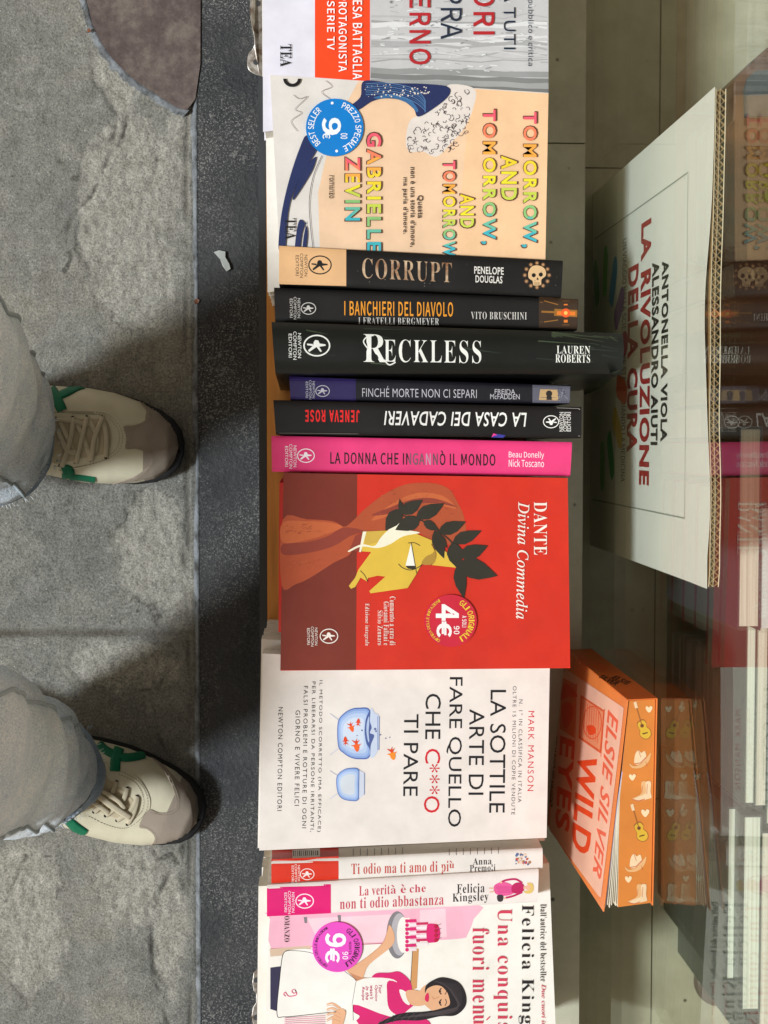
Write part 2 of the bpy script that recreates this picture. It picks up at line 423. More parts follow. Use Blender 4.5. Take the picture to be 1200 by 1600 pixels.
# mortar fillet along the foot of the strip
mm, tm, bm_ = base('mortar', rgb(140, 142, 142), .9, .2)
nn = noise_node(tm, 45, 5, .7); tm.links.new(ramp(tm, nn.outputs[0], [(.35, rgb(70, 70, 68)), (.6, rgb(132, 136, 140))]).outputs[0], bm_.inputs['Base Color'])
bump(tm, bm_, noise_node(tm, 260, 3).outputs[0], .7, .002)
f_ = MB(); rows = []
for i in range(260):
    y = -1.05 + i * 1.95 / 259; w = .0045 + .003 * noise.noise((y * 12, 0, 0)) + .0015 * noise.noise((y * 60, 4, 0))
    rows.append([(XK - w, y, -.002), (XK - w * .45, y, .0022 + .001 * noise.noise((y * 50, 2, 0))), (XK + .001, y, .0046), (XK + .001, y, -.004)])
f_.grid(rows, mm)
rim = splo([(120, -60), (130, 0), (134, 14), (143, 46), (166, 86), (201, 122), (241, 150), (273, 170), (292, 176)], 12); rows = []
for i, (x, y) in enumerate(rim):
    k1 = 5 + 4 * noise.noise((i * .35, 1, 0)) + 3 * noise.noise((i * 1.1, 3, 0)); nx_, ny_ = -.65, .76
    rows.append([P(x + nx_ * k1 * 1.6, y + ny_ * k1 * 1.6, -.0015), P(x + nx_ * k1, y + ny_ * k1, .002 + .002 * abs(noise.noise((i * .9, 6, 0)))), P(x + nx_ * k1 * .3, y + ny_ * k1 * .3, .005 + .0025 * noise.noise((i * .6, 9, 0))), P(x - nx_ * 2.5, y - ny_ * 2.5, .0068), P(x - nx_ * 6, y - ny_ * 6, .0045)])
f_.grid(rows, mm)
struct(f_.build('mortar_line'))

# rusty plate let into the paving, top of the picture
mr, tr, br = base('worn_metal', rgb(110, 92, 84), .38, .5); br.inputs['Metallic'].default_value = .35
nr = noise_node(tr, 40, 8, .78); tr.links.new(ramp(tr, nr.outputs[0], [(.25, rgb(72, 60, 58)), (.5, rgb(100, 86, 82)), (.74, rgb(132, 120, 108))]).outputs[0], br.inputs['Base Color'])
tr.links.new(ramp(tr, nr.outputs[0], [(.3, (.3, .3, .3, 1)), (.8, (.6, .6, .6, 1))]).outputs[0], br.inputs['Roughness'])
bump(tr, br, noise_node(tr, 180, 4).outputs[0], .2, .0008)
pl = MB()
out = splo([(118, -160), (128, -30), (133, 12), (142, 45), (165, 84), (200, 120), (240, 148), (272, 168), (292, 172)], 4) + [(305, 155), (313, 100), (314, -160)]
n = len(out); tp = [P(x, y, .006 - .004 * ((x - 200) / 120) ** 2 * (x < 200)) for x, y in out]; bt = [P(x, y, -.012) for x, y in out]
pl.add(tp + bt, [tuple(range(n))[::-1]] + [(i, (i + 1) % n, (i + 1) % n + n, i + n) for i in range(n)], mr)
tag(pl.build('metal_plate'), 'worn brown metal plate with a curved edge let into the pavement', 'metal plate')

# display ledge that carries the books
mw, tw, bww = base('varnished_wood', rgb(170, 112, 48), .42, .4)
nw1 = noise_node(tw, 1, 5, .6, stretch=(70, 5, 70)); nw2 = noise_node(tw, 6, 3)
tw.links.new(ramp(tw, nw1.outputs[0], [(.3, rgb(150, 94, 38)), (.5, rgb(196, 128, 56)), (.7, rgb(212, 150, 76))]).outputs[0], bww.inputs['Base Color'])
bump(tw, bww, nw1.outputs[0], .25, .0008)
md, td, bd = base('dark_paint', rgb(48, 50, 53), .5, .4); bump(td, bd, noise_node(td, 90, 4).outputs[0], .3, .001)
XL = XATZ(417, LEDGE)
ledge = empty('display_ledge', (XL, 0, 0), 'varnished wooden ledge with dark front edge carrying the row of books', 'ledge')
b = MB(); b.box((XL, -1.05, LEDGE - .022), (.17, .9, LEDGE), mw); b.build('board', ledge, bevel=.0015)
b = MB(); b.box((XL - .0062, -1.05, LEDGE - .03), (XL - .0003, .9, LEDGE - .002), md); b.build('edge_strip', ledge, bevel=.0012)
b = MB(); b.box((XL + .012, -1.05, .006), (.165, .9, LEDGE - .0225), md); b.build('cabinet', ledge, bevel=.002)
# steel fixing brackets on the front edge
ms, ts, bs_ = base('worn_steel', rgb(150, 140, 128), .35, .5); bs_.inputs['Metallic'].default_value = .7
ns = noise_node(ts, 120, 4); ts.links.new(ramp(ts, ns.outputs[0], [(.35, rgb(95, 78, 62)), (.6, rgb(170, 165, 158))]).outputs[0], bs_.inputs['Base Color'])
def bracket(pts, holes, z):
    b = MB(); n = len(pts); zz = lambda x, y: z + .006 * math.exp(-((y - 40) / 30) ** 2) * (pts[0][1] < 200)
    t_ = [P(x, y, zz(x, y) + .002) for x, y in pts]; u = [P(x, y, z - .006) for x, y in pts]
    b.add(t_ + u, [tuple(range(n))[::-1]] + [(i, (i + 1) % n, (i + 1) % n + n, i + n) for i in range(n)], ms)
    o = b.build('bracket', ledge, bevel=.0006)
    for (x, y, r) in holes:
        h = MB(); c = P(x, y, z + .0029); h.add([c + Vector((r * math.cos(i * .524), r * math.sin(i * .524), 0)) for i in range(12)] + [c + Vector((r * math.cos(i * .524), r * math.sin(i * .524), -.003)) for i in range(12)], [tuple(range(12))] + [(i, i + 12, (i + 1) % 12 + 12, (i + 1) % 12) for i in range(12)], md)
        h.build('screw_hole', o)
bracket(splo([(414, -70), (394, -60), (388, -30), (391, -6), (390, 18), (393, 40), (397, 60), (396, 74), (388, 84), (386, 100), (389, 110), (400, 117), (414, 122)], 3) + [(414, 40)], [(400, 97, .0022), (402, 5, .0022)], LEDGE - .004)
bracket([(414, 1512), (402, 1514), (396, 1520), (394, 1535), (396, 1548), (400, 1552), (400, 1566), (395, 1574), (393, 1588), (396, 1604), (404, 1612), (414, 1612)], [(400, 1532, .002), (400, 1590, .002)], LEDGE - .004)

# polished stone sill between ledge and glass, same stone inside the window
def mat_marble(rough):
    m, t, b = base('grey_green_marble', rgb(150, 150, 130), rough, .5)
    n1 = noise_node(t, 5, 6, .6); n2 = noise_node(t, 34, 5, .65)
    c = ramp(t, n1.outputs[0], [(.3, rgb(158, 155, 134)), (.6, rgb(188, 185, 162)), (.8, rgb(208, 205, 182))])
    c2 = mixc(t, .35, c.outputs[0], ramp(t, n2.outputs[0], [(.3, rgb(150, 146, 126)), (.7, rgb(204, 200, 178))]).outputs[0])
    v = t.nodes.new('ShaderNodeTexVoronoi'); v.inputs['Scale'].default_value = 26; v.inputs['Randomness'].default_value = 1
    tc = t.nodes.new('ShaderNodeTexCoord'); t.links.new(tc.outputs['Object'], v.inputs['Vector'])
    pk = ramp(t, v.outputs['Distance'], [(.03, (1, 1, 1, 1)), (.06, (0, 0, 0, 1))])
    t.links.new(mixc(t, pk.outputs[0], c2, rgb(70, 66, 52)), b.inputs['Base Color'])
    return m
mmar = mat_marble(.22); mjoint, _, _ = base('joint_dirt', rgb(104, 100, 84), .9, .1)
JX = (XATZ(1026, FLOOR_IN)); JY = YATZ(258, FLOOR_IN)
XS = .2165
b = MB()
b.box((.1705, -1.05, .02), (XS, JY - .0006, LEDGE), mmar); b.box((.1705, JY + .0006, .02), (XS, .9, LEDGE), mmar)
b.box((.172, JY - .0006, .02), (XS - .001, JY + .0006, LEDGE - .0008), mjoint)
tag(b.build('window_sill'), 'polished grey green stone sill in front of the shop window', 'sill')
b = MB()
for xa, xb in ((XS + .0005, JX - .0007), (JX + .0007, JX + .42), (JX + .4214, 1.3)):
    for ya, yb in ((-1.05, JY - .55), (JY - .5488, JY - .0006), (JY + .0006, .9)):
        b.box((xa, ya, .02), (xb, yb, FLOOR_IN), mmar)
b.box((XS + .001, -1.05, .01), (1.3, .9, FLOOR_IN - .0012), mjoint)
struct(b.build('display_floor'))
# window glass: one thick pane, both faces reflect
def mat_glass():
    m = bpy.data.materials.new('window_glass'); m.use_nodes = True; t = m.node_tree
    for n_ in list(t.nodes): t.nodes.remove(n_)
    o = t.nodes.new('ShaderNodeOutputMaterial'); tr_ = t.nodes.new('ShaderNodeBsdfTransparent'); gl = t.nodes.new('ShaderNodeBsdfGlossy'); mi = t.nodes.new('ShaderNodeMixShader')
    tr_.inputs[0].default_value = (.975, .98, .945, 1); gl.inputs['Roughness'].default_value = 0.0; gl.inputs[0].default_value = (.95, 1, .96, 1)
    lw = t.nodes.new('ShaderNodeLayerWeight'); lw.inputs[0].default_value = .5
    pw = t.nodes.new('ShaderNodeMath'); pw.operation = 'POWER'; pw.inputs[1].default_value = 5
    ml = t.nodes.new('ShaderNodeMath'); ml.operation = 'MULTIPLY_ADD'; ml.inputs[1].default_value = .40; ml.inputs[2].default_value = .03
    t.links.new(lw.outputs['Facing'], pw.inputs[0]); t.links.new(pw.outputs[0], ml.inputs[0]); t.links.new(ml.outputs[0], mi.inputs[0])
    t.links.new(tr_.outputs[0], mi.inputs[1]); t.links.new(gl.outputs[0], mi.inputs[2]); t.links.new(mi.outputs[0], o.inputs[0])
    return m
mgl = mat_glass()
win = empty('shop_window', (XG, 0, FLOOR_IN), 'large plate glass shop window mirroring the books in front of it', 'window')
b = MB(); b.box((XG, -1.0, .175), (XG + .0045, .85, 2.2), mgl); b.build('glass_pane', win)
b = MB()
for ya, yb in ((-1.05, -1.001), (.851, .9)): b.box((XG - .02, ya, .17), (XG + .03, yb, 2.25), md)
b.box((XG - .02, -1.0, 2.201), (XG + .03, .85, 2.25), md); b.build('frame', win, bevel=.003)

# ------------------------------------------------------------------ books
WHITE = paper(232, 224, 216); CORE = paper(236, 230, 220, .7); BLACK = paper(20, 18, 17, .4); PAGE = pages()
def lerp(a, b, t): return a + (b - a) * t
def flat_book(c, z, t, cover, label, art=None, spine=None, group=None, root=None, page=None, curl=None):
    """paperback lying face up; c = TL, TR, BR, BL of the cover in photo pixels at height z"""
    TL, TR, BR, BL = [P(x, y, z) for x, y in c]
    if root is None:
        root = empty('paperback', (TL + TR + BR + BL) / 4 - Vector((0, 0, t)), label, 'book', group)
    mb = MB(); top = [BL, BR, TR, TL]; th = Vector((0, 0, .0006)); dn = Vector((0, 0, t))
    mb.hexa([p for p in top], [p - th for p in top], cover, (CORE, CORE, cover, CORE))
    mb.hexa([p - dn + th for p in top], [p - dn for p in top], cover)
    s = spine or cover; iy = (BL - TL).normalized() * .0008
    mb.hexa([TR + iy - th * 1.01, TR - th * 1.01, TL - th * 1.01, TL + iy - th * 1.01], [TR + iy - dn + th * 1.01, TR - dn + th * 1.01, TL - dn + th * 1.01, TL + iy - dn + th * 1.01], s)
    if art:
        A = Art(mb, lambda x, y, L: P(x, y, z + L)); art(A)
    mb.build('cover', root)
    cen = (TL + TR + BR + BL) / 4; pb = MB()
    ins = []
    for p in top:
        d = p - cen; ins.append(cen + Vector((d.x - math.copysign(.0012, d.x), d.y - math.copysign(.0012, d.y), 0)))
    pb.hexa([p - th * 1.2 for p in ins], [p - dn + th * 1.2 for p in ins], page or PAGE); pb.build('page_block', root)
    return root
def stack(c, ztop, n, cover, label, group, jit=5, spine=None, page=None):
    """the copies under a face-up book, down to the ledge"""
    t = (ztop - LEDGE) / n
    for i in range(n):
        zz = ztop - i * t; dx, dy = random.uniform(-jit, jit * .3), random.uniform(-jit, jit) * .5
        k = [(NAD[0] + (x + dx - NAD[0]) * (CZ - ztop) / (CZ - ztop), y + dy) for x, y in c]
        W = [P(x, y, ztop) for x, y in k]                      # same real place, lower down
        kk = [(NAD[0] + (p.x) * F / (CZ - zz), NAD[1] - p.y * F / (CZ - zz)) for p in W]
        flat_book(kk, zz, t - .0004, cover, label, None, spine, group, None, page)
def spine_book(c, z, cover, label, art=None, lean=(0, 0), arch=.0014, power=6, sideart=None, page=None, name='paperback', zb=None):
    """book standing on its fore edge with the spine up; c = TL, TR, BR, BL of the spine in pixels"""
    TL, TR, BR, BL = c; zb = LEDGE + .0005 if zb is None else zb
    W = [P(x, y, z) for x, y in c]; cen = sum(W, Vector()) / 4
    root = empty(name, (cen.x + lean[0], cen.y + lean[1], zb), label, 'book')
    mb = MB(); N = 24
    def zz(v): return z - arch * abs(2 * v - 1) ** power
    rows = []
    for i in range(N + 1):
        v = .5 - .5 * math.cos(math.pi * i / N); r = []
        for u in [j / 10 for j in range(11)]:
            px = lerp(lerp(TL[0], TR[0], u), lerp(BL[0], BR[0], u), v); py = lerp(lerp(TL[1], TR[1], u), lerp(BL[1], BR[1], u), v)
            p = P(px, py, z); r.append(Vector((p.x, p.y, zz(v))))
        rows.append(r)
    mb.grid(rows, cover)
    dn = Vector((lean[0], lean[1], 0)); e = Vector((0, 0, 1))
    def drop(p, ins=0): return Vector((p.x + lean[0], p.y + lean[1], zb))
    a, b_, c_, d = rows[0][0], rows[0][-1], rows[-1][-1], rows[-1][0]          # TL TR BR BL
    iy = Vector((0, -.0006, 0))
    mb.hexa([a + iy, b_ + iy, b_, a], [drop(a) + iy, drop(b_) + iy, drop(b_), drop(a)], cover)
    mb.hexa([d, c_, c_ - iy, d - iy], [drop(d), drop(c_), drop(c_) - iy, drop(d) - iy], cover)
    def fn(px, py, L):
        u = (px - TL[0]) / (TR[0] - TL[0]); yt = lerp(TL[1], TR[1], u); yb = lerp(BL[1], BR[1], u)
        v = min(1, max(0, (py - yt) / (yb - yt))); return P(px, py, zz(v) + L)
    if art: art(Art(mb, fn, 4.0))
    if sideart:
        nrm = (c_ - d).cross(drop(d) - d) if sideart[0] == 'low' else (b_ - a).cross(drop(a) - a)
        o0 = d - iy if sideart[0] == 'low' else a; nrm.normalize()
        if nrm.dot(Vector((0, 0, CZ)) - o0) < 0: nrm = -nrm
        def fs(px, py, L):
            r = ray(px, py); o = Vector((0, 0, CZ)); t = (o0 + nrm * (.0002 + L) - o).dot(nrm) / r.dot(nrm); return o + r * t
        sideart[1](Art(mb, fs))
    mb.build('cover', root)
    pb = MB(); q = Vector((0, 0, .0022)); ix = Vector((.0015, 0, 0)); g_ = Vector((0, -.0009, 0))
    tp = [d - g_ + ix - q, c_ - g_ - ix - q, b_ + g_ - ix - q, a + g_ + ix - q]
    pb.hexa(tp, [drop(p) for p in tp], page or PAGE); pb.build('page_block', root)
    return root
def nce(A, cx, cy, r, m, tx, y0, y1, h=8, gap=9.5, rot=0, up=False):
    """colophon with the three stacked lines beside it"""
    A.logo(cx, cy, r, m, rot)
    h = gap * .74
    o = [('NEWTON', 0, .06), ('COMPTON', 1, 0), ('EDITORI', 2, .08)]
    for w, i, k in o:
        x = tx - i * gap if not up else tx + i * gap
        A.text(w, (x - h / 2, y0 + k * (y1 - y0), x + h / 2, y1 - k * (y1 - y0)), 'U' if up else 'D', m, 'sans')

# ---- grey forest thriller, top of the picture
def art_forest(A):
    A.poly([(492, -140), (578, -140), (578, 127), (492, 121)], paper(243, 72, 28))
    A.poly([(578.5, -140), (857, -140), (857, 146), (578.5, 146)], paper(196, 193, 192))
    rnd = random.Random(3)
    for i in range(34):
        y = rnd.uniform(-130, 112); w = rnd.choice([2, 3, 5, 8]); g_ = rnd.choice([170, 182, 208, 214, 220, 160])
        pts = [(580 + 275 * k / 8, y + rnd.uniform(-2.5, 2.5) + k * rnd.uniform(-.6, .6)) for k in range(9)]
        A.line(pts, w, paper(g_, g_ - 2, g_ - 3), w * .6)
    for y, w, g_ in ((116, 9, 150), (125, 8, 128), (133, 9, 160), (141, 9, 118)):
        A.line([(579 + 278 * k / 8, y - 6 + k * 1.0 + rnd.uniform(-1.5, 1.5)) for k in range(9)], w, paper(g_, g_, g_ - 2))
    for i in range(160):
        x, y = rnd.uniform(590, 850), rnd.uniform(-5, 112); g_ = rnd.choice([150, 226, 168, 232])
        A.line([(x, y), (x + rnd.uniform(2, 12), y + rnd.uniform(-2, 2))], rnd.uniform(.6, 1.6), paper(g_, g_, g_))
    W = paper(250, 246, 244); RD = paper(178, 34, 40); NV = paper(30, 42, 60); BK = paper(25, 25, 28)
    A.text('TERESA BATTAGLIA', (551, -32, 566, 124), 'D', W, 'cjkb'); A.text('LA PROTAGONISTA', (529, -30, 542, 112), 'D', W, 'cjkb'); A.text('DELLE SERIE TV', (511, -58, 523, 78), 'D', W, 'cjkb')
    A.text('TEA', (438, 69, 455, 104), 'D', BK, 'serifb')
    A.text('INFERNO', (639, -74, 673, 101), 'D', RD, 'cjkb'); A.text('SOPRA', (688, -74, 722, 61), 'D', NV, 'cjk')
    A.text('FIORI', (739, -58, 773, 54), 'D', RD, 'cjkb'); A.text('ILARIA TUTI', (787, -88, 805, 77), 'D', NV, 'cjk')
    A.text('Un caso internazionale di pubblico e critica', (823, -160, 833, 103), 'D', NV, 'cjk')
    A.text('\u00b0', (609, 1, 613, 5), 'D', BK, 'sans')
flat_book([(410, -150), (856, -160), (856, 150), (411, 206)], .448, .030, paper(226, 222, 232), 'forest cover paperback with red title letters and a bright orange band', art_forest, page=pages(230, 226, 220))
stack([(409, -150), (850, -155), (850, 118), (411, 112)], .4178, 4, paper(214, 208, 200), 'pale copy lying under the forest cover paperback', 'copies under the forest cover paperback')

# ---- peach cover with rainbow lettering
RB = [paper(*c) for c in ((238, 92, 110), (240, 128, 92), (244, 168, 70), (240, 208, 50), (236, 222, 50), (200, 212, 80), (140, 192, 118), (104, 186, 160), (64, 176, 186))]
def art_wave(A):
    PE = paper(240, 196, 152); CR = paper(226, 214, 204); NV = paper(34, 44, 88); BL = paper(56, 104, 150); OUT = paper(70, 52, 60)
    q = lambda pts: Z(3.158, 420, 110, pts)
    A.poly([(560, 127), (857, 146), (852, 415), (500, 400), (497, 300), (520, 200)], paper(236, 198, 162)); A.poly([(735, 139), (857, 147), (852, 415), (712, 405)], PE)
    A.smooth(q([(890, 70), (1016, 92), (1004, 200), (960, 290), (905, 352), (830, 425), (760, 400), (700, 402), (676, 360), (690, 262), (730, 225), (800, 190), (870, 130)]), CR)
    rnd = random.Random(5)
    for i in range(190):                      # plain scalloped froth
        x, y = rnd.uniform(690, 985), rnd.uniform(100, 405)
        if y > 500 - (x - 690) * .35 - 40 or y < 330 - (x - 690) * .9: continue
        a = rnd.uniform(0, 360); r = rnd.uniform(6, 15); c = q([(x, y)])[0]
        A.ring(c[0], c[1], r / 3.158, r / 3.158, .8, OUT, 10, a, a + 190)
    A.smooth(q([(470, 52), (600, 62), (760, 66), (880, 80), (890, 120), (830, 175), (740, 228), (715, 190), (660, 150), (580, 138), (510, 152), (440, 195), (400, 180), (452, 130)]), NV)
    A.smooth(q([(520, 132), (600, 118), (690, 140), (735, 190), (728, 205), (690, 165), (610, 136), (540, 140)]), BL)
    LB = paper(92, 132, 176)
    for i in range(7):
        o = i * 9; A.line(splo(q([(478, 66 + o), (560, 62 + o), (640, 70 + o * 1.05), (720, 92 + o * 1.2), (768, 140 + o), (770, 180 + o * .5)])), .9, BL if i % 2 else LB)
    for i in range(60):
        x = rnd.uniform(475, 800); y = 70 + rnd.random() * 60 + (x - 600) ** 2 / 5200 * .35
        c = q([(x, y)])[0]; A.disc(c[0], c[1], rnd.uniform(.5, 1.5), CR, n=8)
    A.smooth(q([(185, 320), (150, 390), (112, 500), (80, 620), (58, 740), (48, 880), (80, 880), (96, 700), (125, 590), (170, 500), (232, 400), (228, 370)]), NV)
    A.smooth(q([(232, 425), (180, 480), (135, 570), (118, 640), (150, 600), (200, 520), (224, 470)]), NV)
    A.smooth(q([(150, 740), (128, 880), (150, 890), (165, 800), (186, 745), (172, 820), (166, 890), (182, 890), (190, 780)]), NV)
    A.line(splo(q([(262, 420), (220, 520), (200, 640), (205, 760), (218, 880)])), .9, OUT)
    A.line(splo(q([(120, 120), (150, 140), (190, 130), (130, 190), (160, 210), (110, 250), (140, 300)])), .8, paper(150, 140, 140))
    A.line(splo(q([(280, 50), (310, 80), (260, 105), (300, 140)])), .8, paper(150, 140, 140))
    c = q([(115, 28)])[0]; A.ring(c[0], c[1] + 4, 14, 13, 5, BLACK, 20, 0, 180)
    TX = paper(46, 32, 28)
    for st, bx in (('TOMORROW,', (814, 175, 839, 387)), ('AND', (783, 243, 808, 313)), ('TOMORROW,', (751, 171, 775, 382)), ('AND', (719, 303, 741, 356)), ('TOMORROW', (692, 251, 712, 401)), ('GABRIELLE', (573, 207, 596, 393)), ('ZEVIN', (539, 245, 563, 345))):
        A.text(st, (bx[0] - 1.3, bx[1] - 1.3, bx[2] + 1.3, bx[3] + 1.3), 'D', paper(90, 50, 40), 'outl'); 
        A.text(st, (bx[0] + .4, bx[1] + .4, bx[2] - .4, bx[3] - .4), 'D', RB if len(st) > 3 else RB[3:6], 'rain')
    A.text('romanzo', (514, 274, 521, 310), 'D', TX, 'sans'); A.text('Questa', (651, 305, 661, 341), 'D', TX, 'bold')
    A.text("non \u00e8 una storia d'amore,", (640, 261, 649, 386), 'D', TX, 'bold'); A.text("ma parla d'amore.", (628, 277, 637, 366), 'D', TX, 'bold')
    A.text('TEA', (446, 341, 462, 374), 'D', BLACK, 'serifb')
def sticker(root, cx, cy, r, z, m, art, skew=0):
    mb = MB(); n = 48; v = [P(cx + r * math.cos(2 * math.pi * i / n), cy + r * math.sin(2 * math.pi * i / n), z + .0018) for i in range(n)]
    v += [p - Vector((0, 0, .0016)) for p in v]
    mb.add(v, [tuple(range(n))[::-1]] + [(i, (i + 1) % n, (i + 1) % n + n, i + n) for i in range(n)], m)
    art(Art(mb, lambda x, y, L: P(x, y, z + .0018 + L)))
    return mb.build('sticker', root)
wv = flat_book([(422, 117), (857, 145), (852, 409), (437, 398)], .450, .030, paper(222, 214, 206), 'peach paperback with rainbow title letters, a blue wave and a blue price sticker', art_wave, page=pages(232, 226, 214))
def st_blue(A):
    W = paper(240, 242, 244); A.text('9', (503, 184, 533, 211), 'D', W, 'cjkh'); A.text('\u20ac', (504, 207, 516, 217), 'D', W, 'cjkb'); A.text('00', (532, 208, 543, 217), 'D', W, 'cjkb')
    A.arc('PREZZO SPECIALE', 523, 199, 37, 9.5, -72, 68, W, 'cjkb'); A.arc('BEST SELLER', 523, 199, 37, 9.5, 132, 232, W, 'cjkb')
    A.disc(519, 161, 2.2, W); A.disc(526, 236, 2.2, W)
# letters start at the top of the disc and run clockwise as seen with the book upright
sticker(wv, 523, 199, 45, .450, paper(0, 122, 200), st_blue)
stack([(418, 150), (848, 160), (846, 380), (422, 455)], .4198, 4, paper(226, 220, 212), 'pale copy stacked under the peach paperback, end showing beside the ledge', 'copies under the peach paperback')

# ---- dark spines
def art_corrupt(A):
    A.poly([(436, 384), (541, 390), (541, 447), (436, 444)], paper(226, 178, 128)); k = .052
    nce(A, 500, 414, 14, BLACK, 478, 396, 434, 7.5, 6.8)
    A.text('CORRUPT', (566, 403, 706, 442), 'R', gilt(), 'serifl', k); W = paper(226, 220, 212)
    A.text('PENELOPE', (741, 416, 787, 429.5), 'R', W, 'bold', .04); A.text('DOUGLAS', (743, 430, 785, 443), 'R', W, 'bold', .04)
    BN = paper(216, 178, 132); BD = paper(96, 66, 44)
    for i in range(12):
        a = R(i * 30); A.disc(839 + 19 * math.cos(a), 430 + 19 * math.sin(a), 3.6, BD, n=10); A.disc(839 + 19 * math.cos(a), 430 + 19 * math.sin(a), 2.1, paper(176, 132, 92), n=8)
    A.smooth([(826, 424), (832, 416), (842, 415), (851, 420), (853, 430), (846, 437), (845, 445), (834, 446), (832, 439), (826, 434)], BN)
    A.disc(834, 430, 3.3, BLACK, n=12); A.disc(845, 429, 3.3, BLACK, n=12); A.poly([(838, 437), (842, 437), (840, 433)], BLACK)
    for x in (836, 839, 842): A.line([(x, 441), (x, 446)], .8, BLACK)
    rnd = random.Random(2)
    for i in range(22): A.disc(rnd.uniform(550, 870), rnd.uniform(402, 448), rnd.uniform(.4, .9), paper(130, 120, 110), n=6)
spine_book([(436, 384), (880, 407), (877, 464), (436, 444)], .456, BLACK, 'black spine with bronze serif title, beige foot and a small skull at the head', art_corrupt)
def art_bank(A):
    W = paper(214, 208, 200); nce(A, 482, 482, 9, W, 467, 464, 499, 6.5, 6.0)
    A.text('I BANCHIERI DEL DIAVOLO', (538, 470, 708, 495), 'R', paper(238, 154, 44), 'cjkb', .012); A.text('I FRATELLI BERGMEYER', (560, 495.5, 686, 508), 'R', W, 'serifl', .012)
    A.text('VITO BRUSCHINI', (736, 487, 823, 499.5), 'R', W, 'serifl', .01)
    A.poly([(842, 463), (903, 468), (902, 514), (842, 512)], paper(58, 40, 26)); O = paper(226, 120, 40); G_ = paper(150, 100, 40)
    A.line([(846, 472), (846, 503)], 4, G_); A.line([(846, 487), (874, 488)], 3, G_)
    A.line([(866, 488), (902, 490)], 11, G_); A.line([(884, 470), (884, 508)], 11, G_); A.line([(870, 489), (899, 490)], 6, O); A.line([(884, 475), (884, 504)], 6, O); A.disc(884, 489, 7, paper(240, 90, 40), n=14)
    A.disc(884, 489, 3, paper(250, 190, 90), n=10); A.line([(850, 470), (872, 476)], 1.5, G_); A.line([(850, 503), (872, 500)], 1.5, G_)
spine_book([(428, 449), (904, 467), (902, 516), (430, 504)], .452, paper(22, 20, 19, .4), 'black spine with orange capital title and a glowing cross picture', art_bank)
def art_reck(A):
    W = paper(232, 230, 222); k = .024; GR = paper(62, 72, 52); GD = paper(44, 52, 42)
    rnd = random.Random(9)
    for i in range(26):
        x = rnd.choice([rnd.uniform(830, 970), rnd.uniform(430, 600), rnd.uniform(430, 970)]); y = rnd.uniform(506, 578)
        if not 508 + .033 * (x - 424) < y < 572: continue
        A.line([(x, y), (min(966, x + rnd.uniform(30, 80)), min(580, y + rnd.uniform(2, 10)))], rnd.uniform(1, 3), rnd.choice([GR, GD, GD]), .4)
    for i in range(5): A.line([(862, 519.5 + i * 1.2), (952 - i * 8, 529 + i * 5)], 3, GR, .5)
    nce(A, 495, 540, 16, W, 468, 518, 562, 7.5, 7.2)
    A.text('R', (568, 522, 604, 566), 'R', W, 'serifl', .02); A.text('ECKLESS', (600, 530, 752, 568), 'R', W, 'serifl', .015)
    A.line(splo([(575, 545), (568, 534), (574, 526), (584, 524)]), 2, W); A.line(splo([(600, 562), (608, 570), (618, 566)]), 2, W)
    A.text('LAUREN', (870, 540, 922, 553), 'R', W, 'serif', .01); A.text('ROBERTS', (868, 553.5, 922, 567), 'R', W, 'serif', .01)
def side_reck(A):
    W = paper(200, 198, 190); A.line(splo([(740, 597), (760, 592), (800, 593), (832, 590), (838, 595), (826, 598), (812, 592), (820, 588)]), 1.3, W)
    A.line(splo([(742, 595), (748, 597), (756, 594)]), 2, W); A.disc(560, 590, 8, paper(190, 40, 36), 3)
    A.smooth([(900, 620), (930, 596), (968, 578), (940, 605)], paper(48, 58, 44))
spine_book([(424, 502), (975, 520), (974, 584), (430, 583)], .474, paper(20, 22, 19, .34), 'thick black hardback with large white ornate title and dark green leaves', art_reck, (0, -.006), .006, 3, ('low', side_reck), name='hardback')
def art_finche(A):
    A.poly([(452, 588), (556, 592.5), (556, 628), (454, 624)], paper(44, 32, 82)); W = paper(196, 190, 196)
    nce(A, 504, 611, 8.5, W, 490, 594, 624, 5.5, 5.2)
    A.text('FINCH\u00c9 MORTE NON CI SEPARI', (566, 603, 745, 622), 'R', W, 'thin', .012)
    A.text('FREIDA', (773, 608, 805, 616), 'R', W, 'sans', .008); A.text('McFADDEN', (766, 615.5, 812, 624), 'R', W, 'sans', .008)
    A.poly([(832, 601.5), (891, 603.5), (890, 630), (832, 629)], paper(96, 94, 106)); A.poly([(844, 608), (871, 609), (873, 626), (842, 625)], paper(196, 160, 112)); A.disc(858, 615, 5, paper(40, 34, 32), n=14); A.poly([(855, 616), (861, 616), (863, 625), (853, 625)], paper(40, 34, 32))
    rnd = random.Random(4)
    for i in range(14): A.line([(rnd.uniform(870, 888), rnd.uniform(604, 628))] * 1 + [(rnd.uniform(874, 888), rnd.uniform(604, 628))], .8, paper(*rnd.choice([(60, 60, 76), (140, 140, 150)])))
spine_book([(452, 588), (892, 602), (890, 631), (454, 626)], .452, paper(24, 23, 30, .4), 'slim black spine with purple foot and a keyhole picture at the head', art_finche)
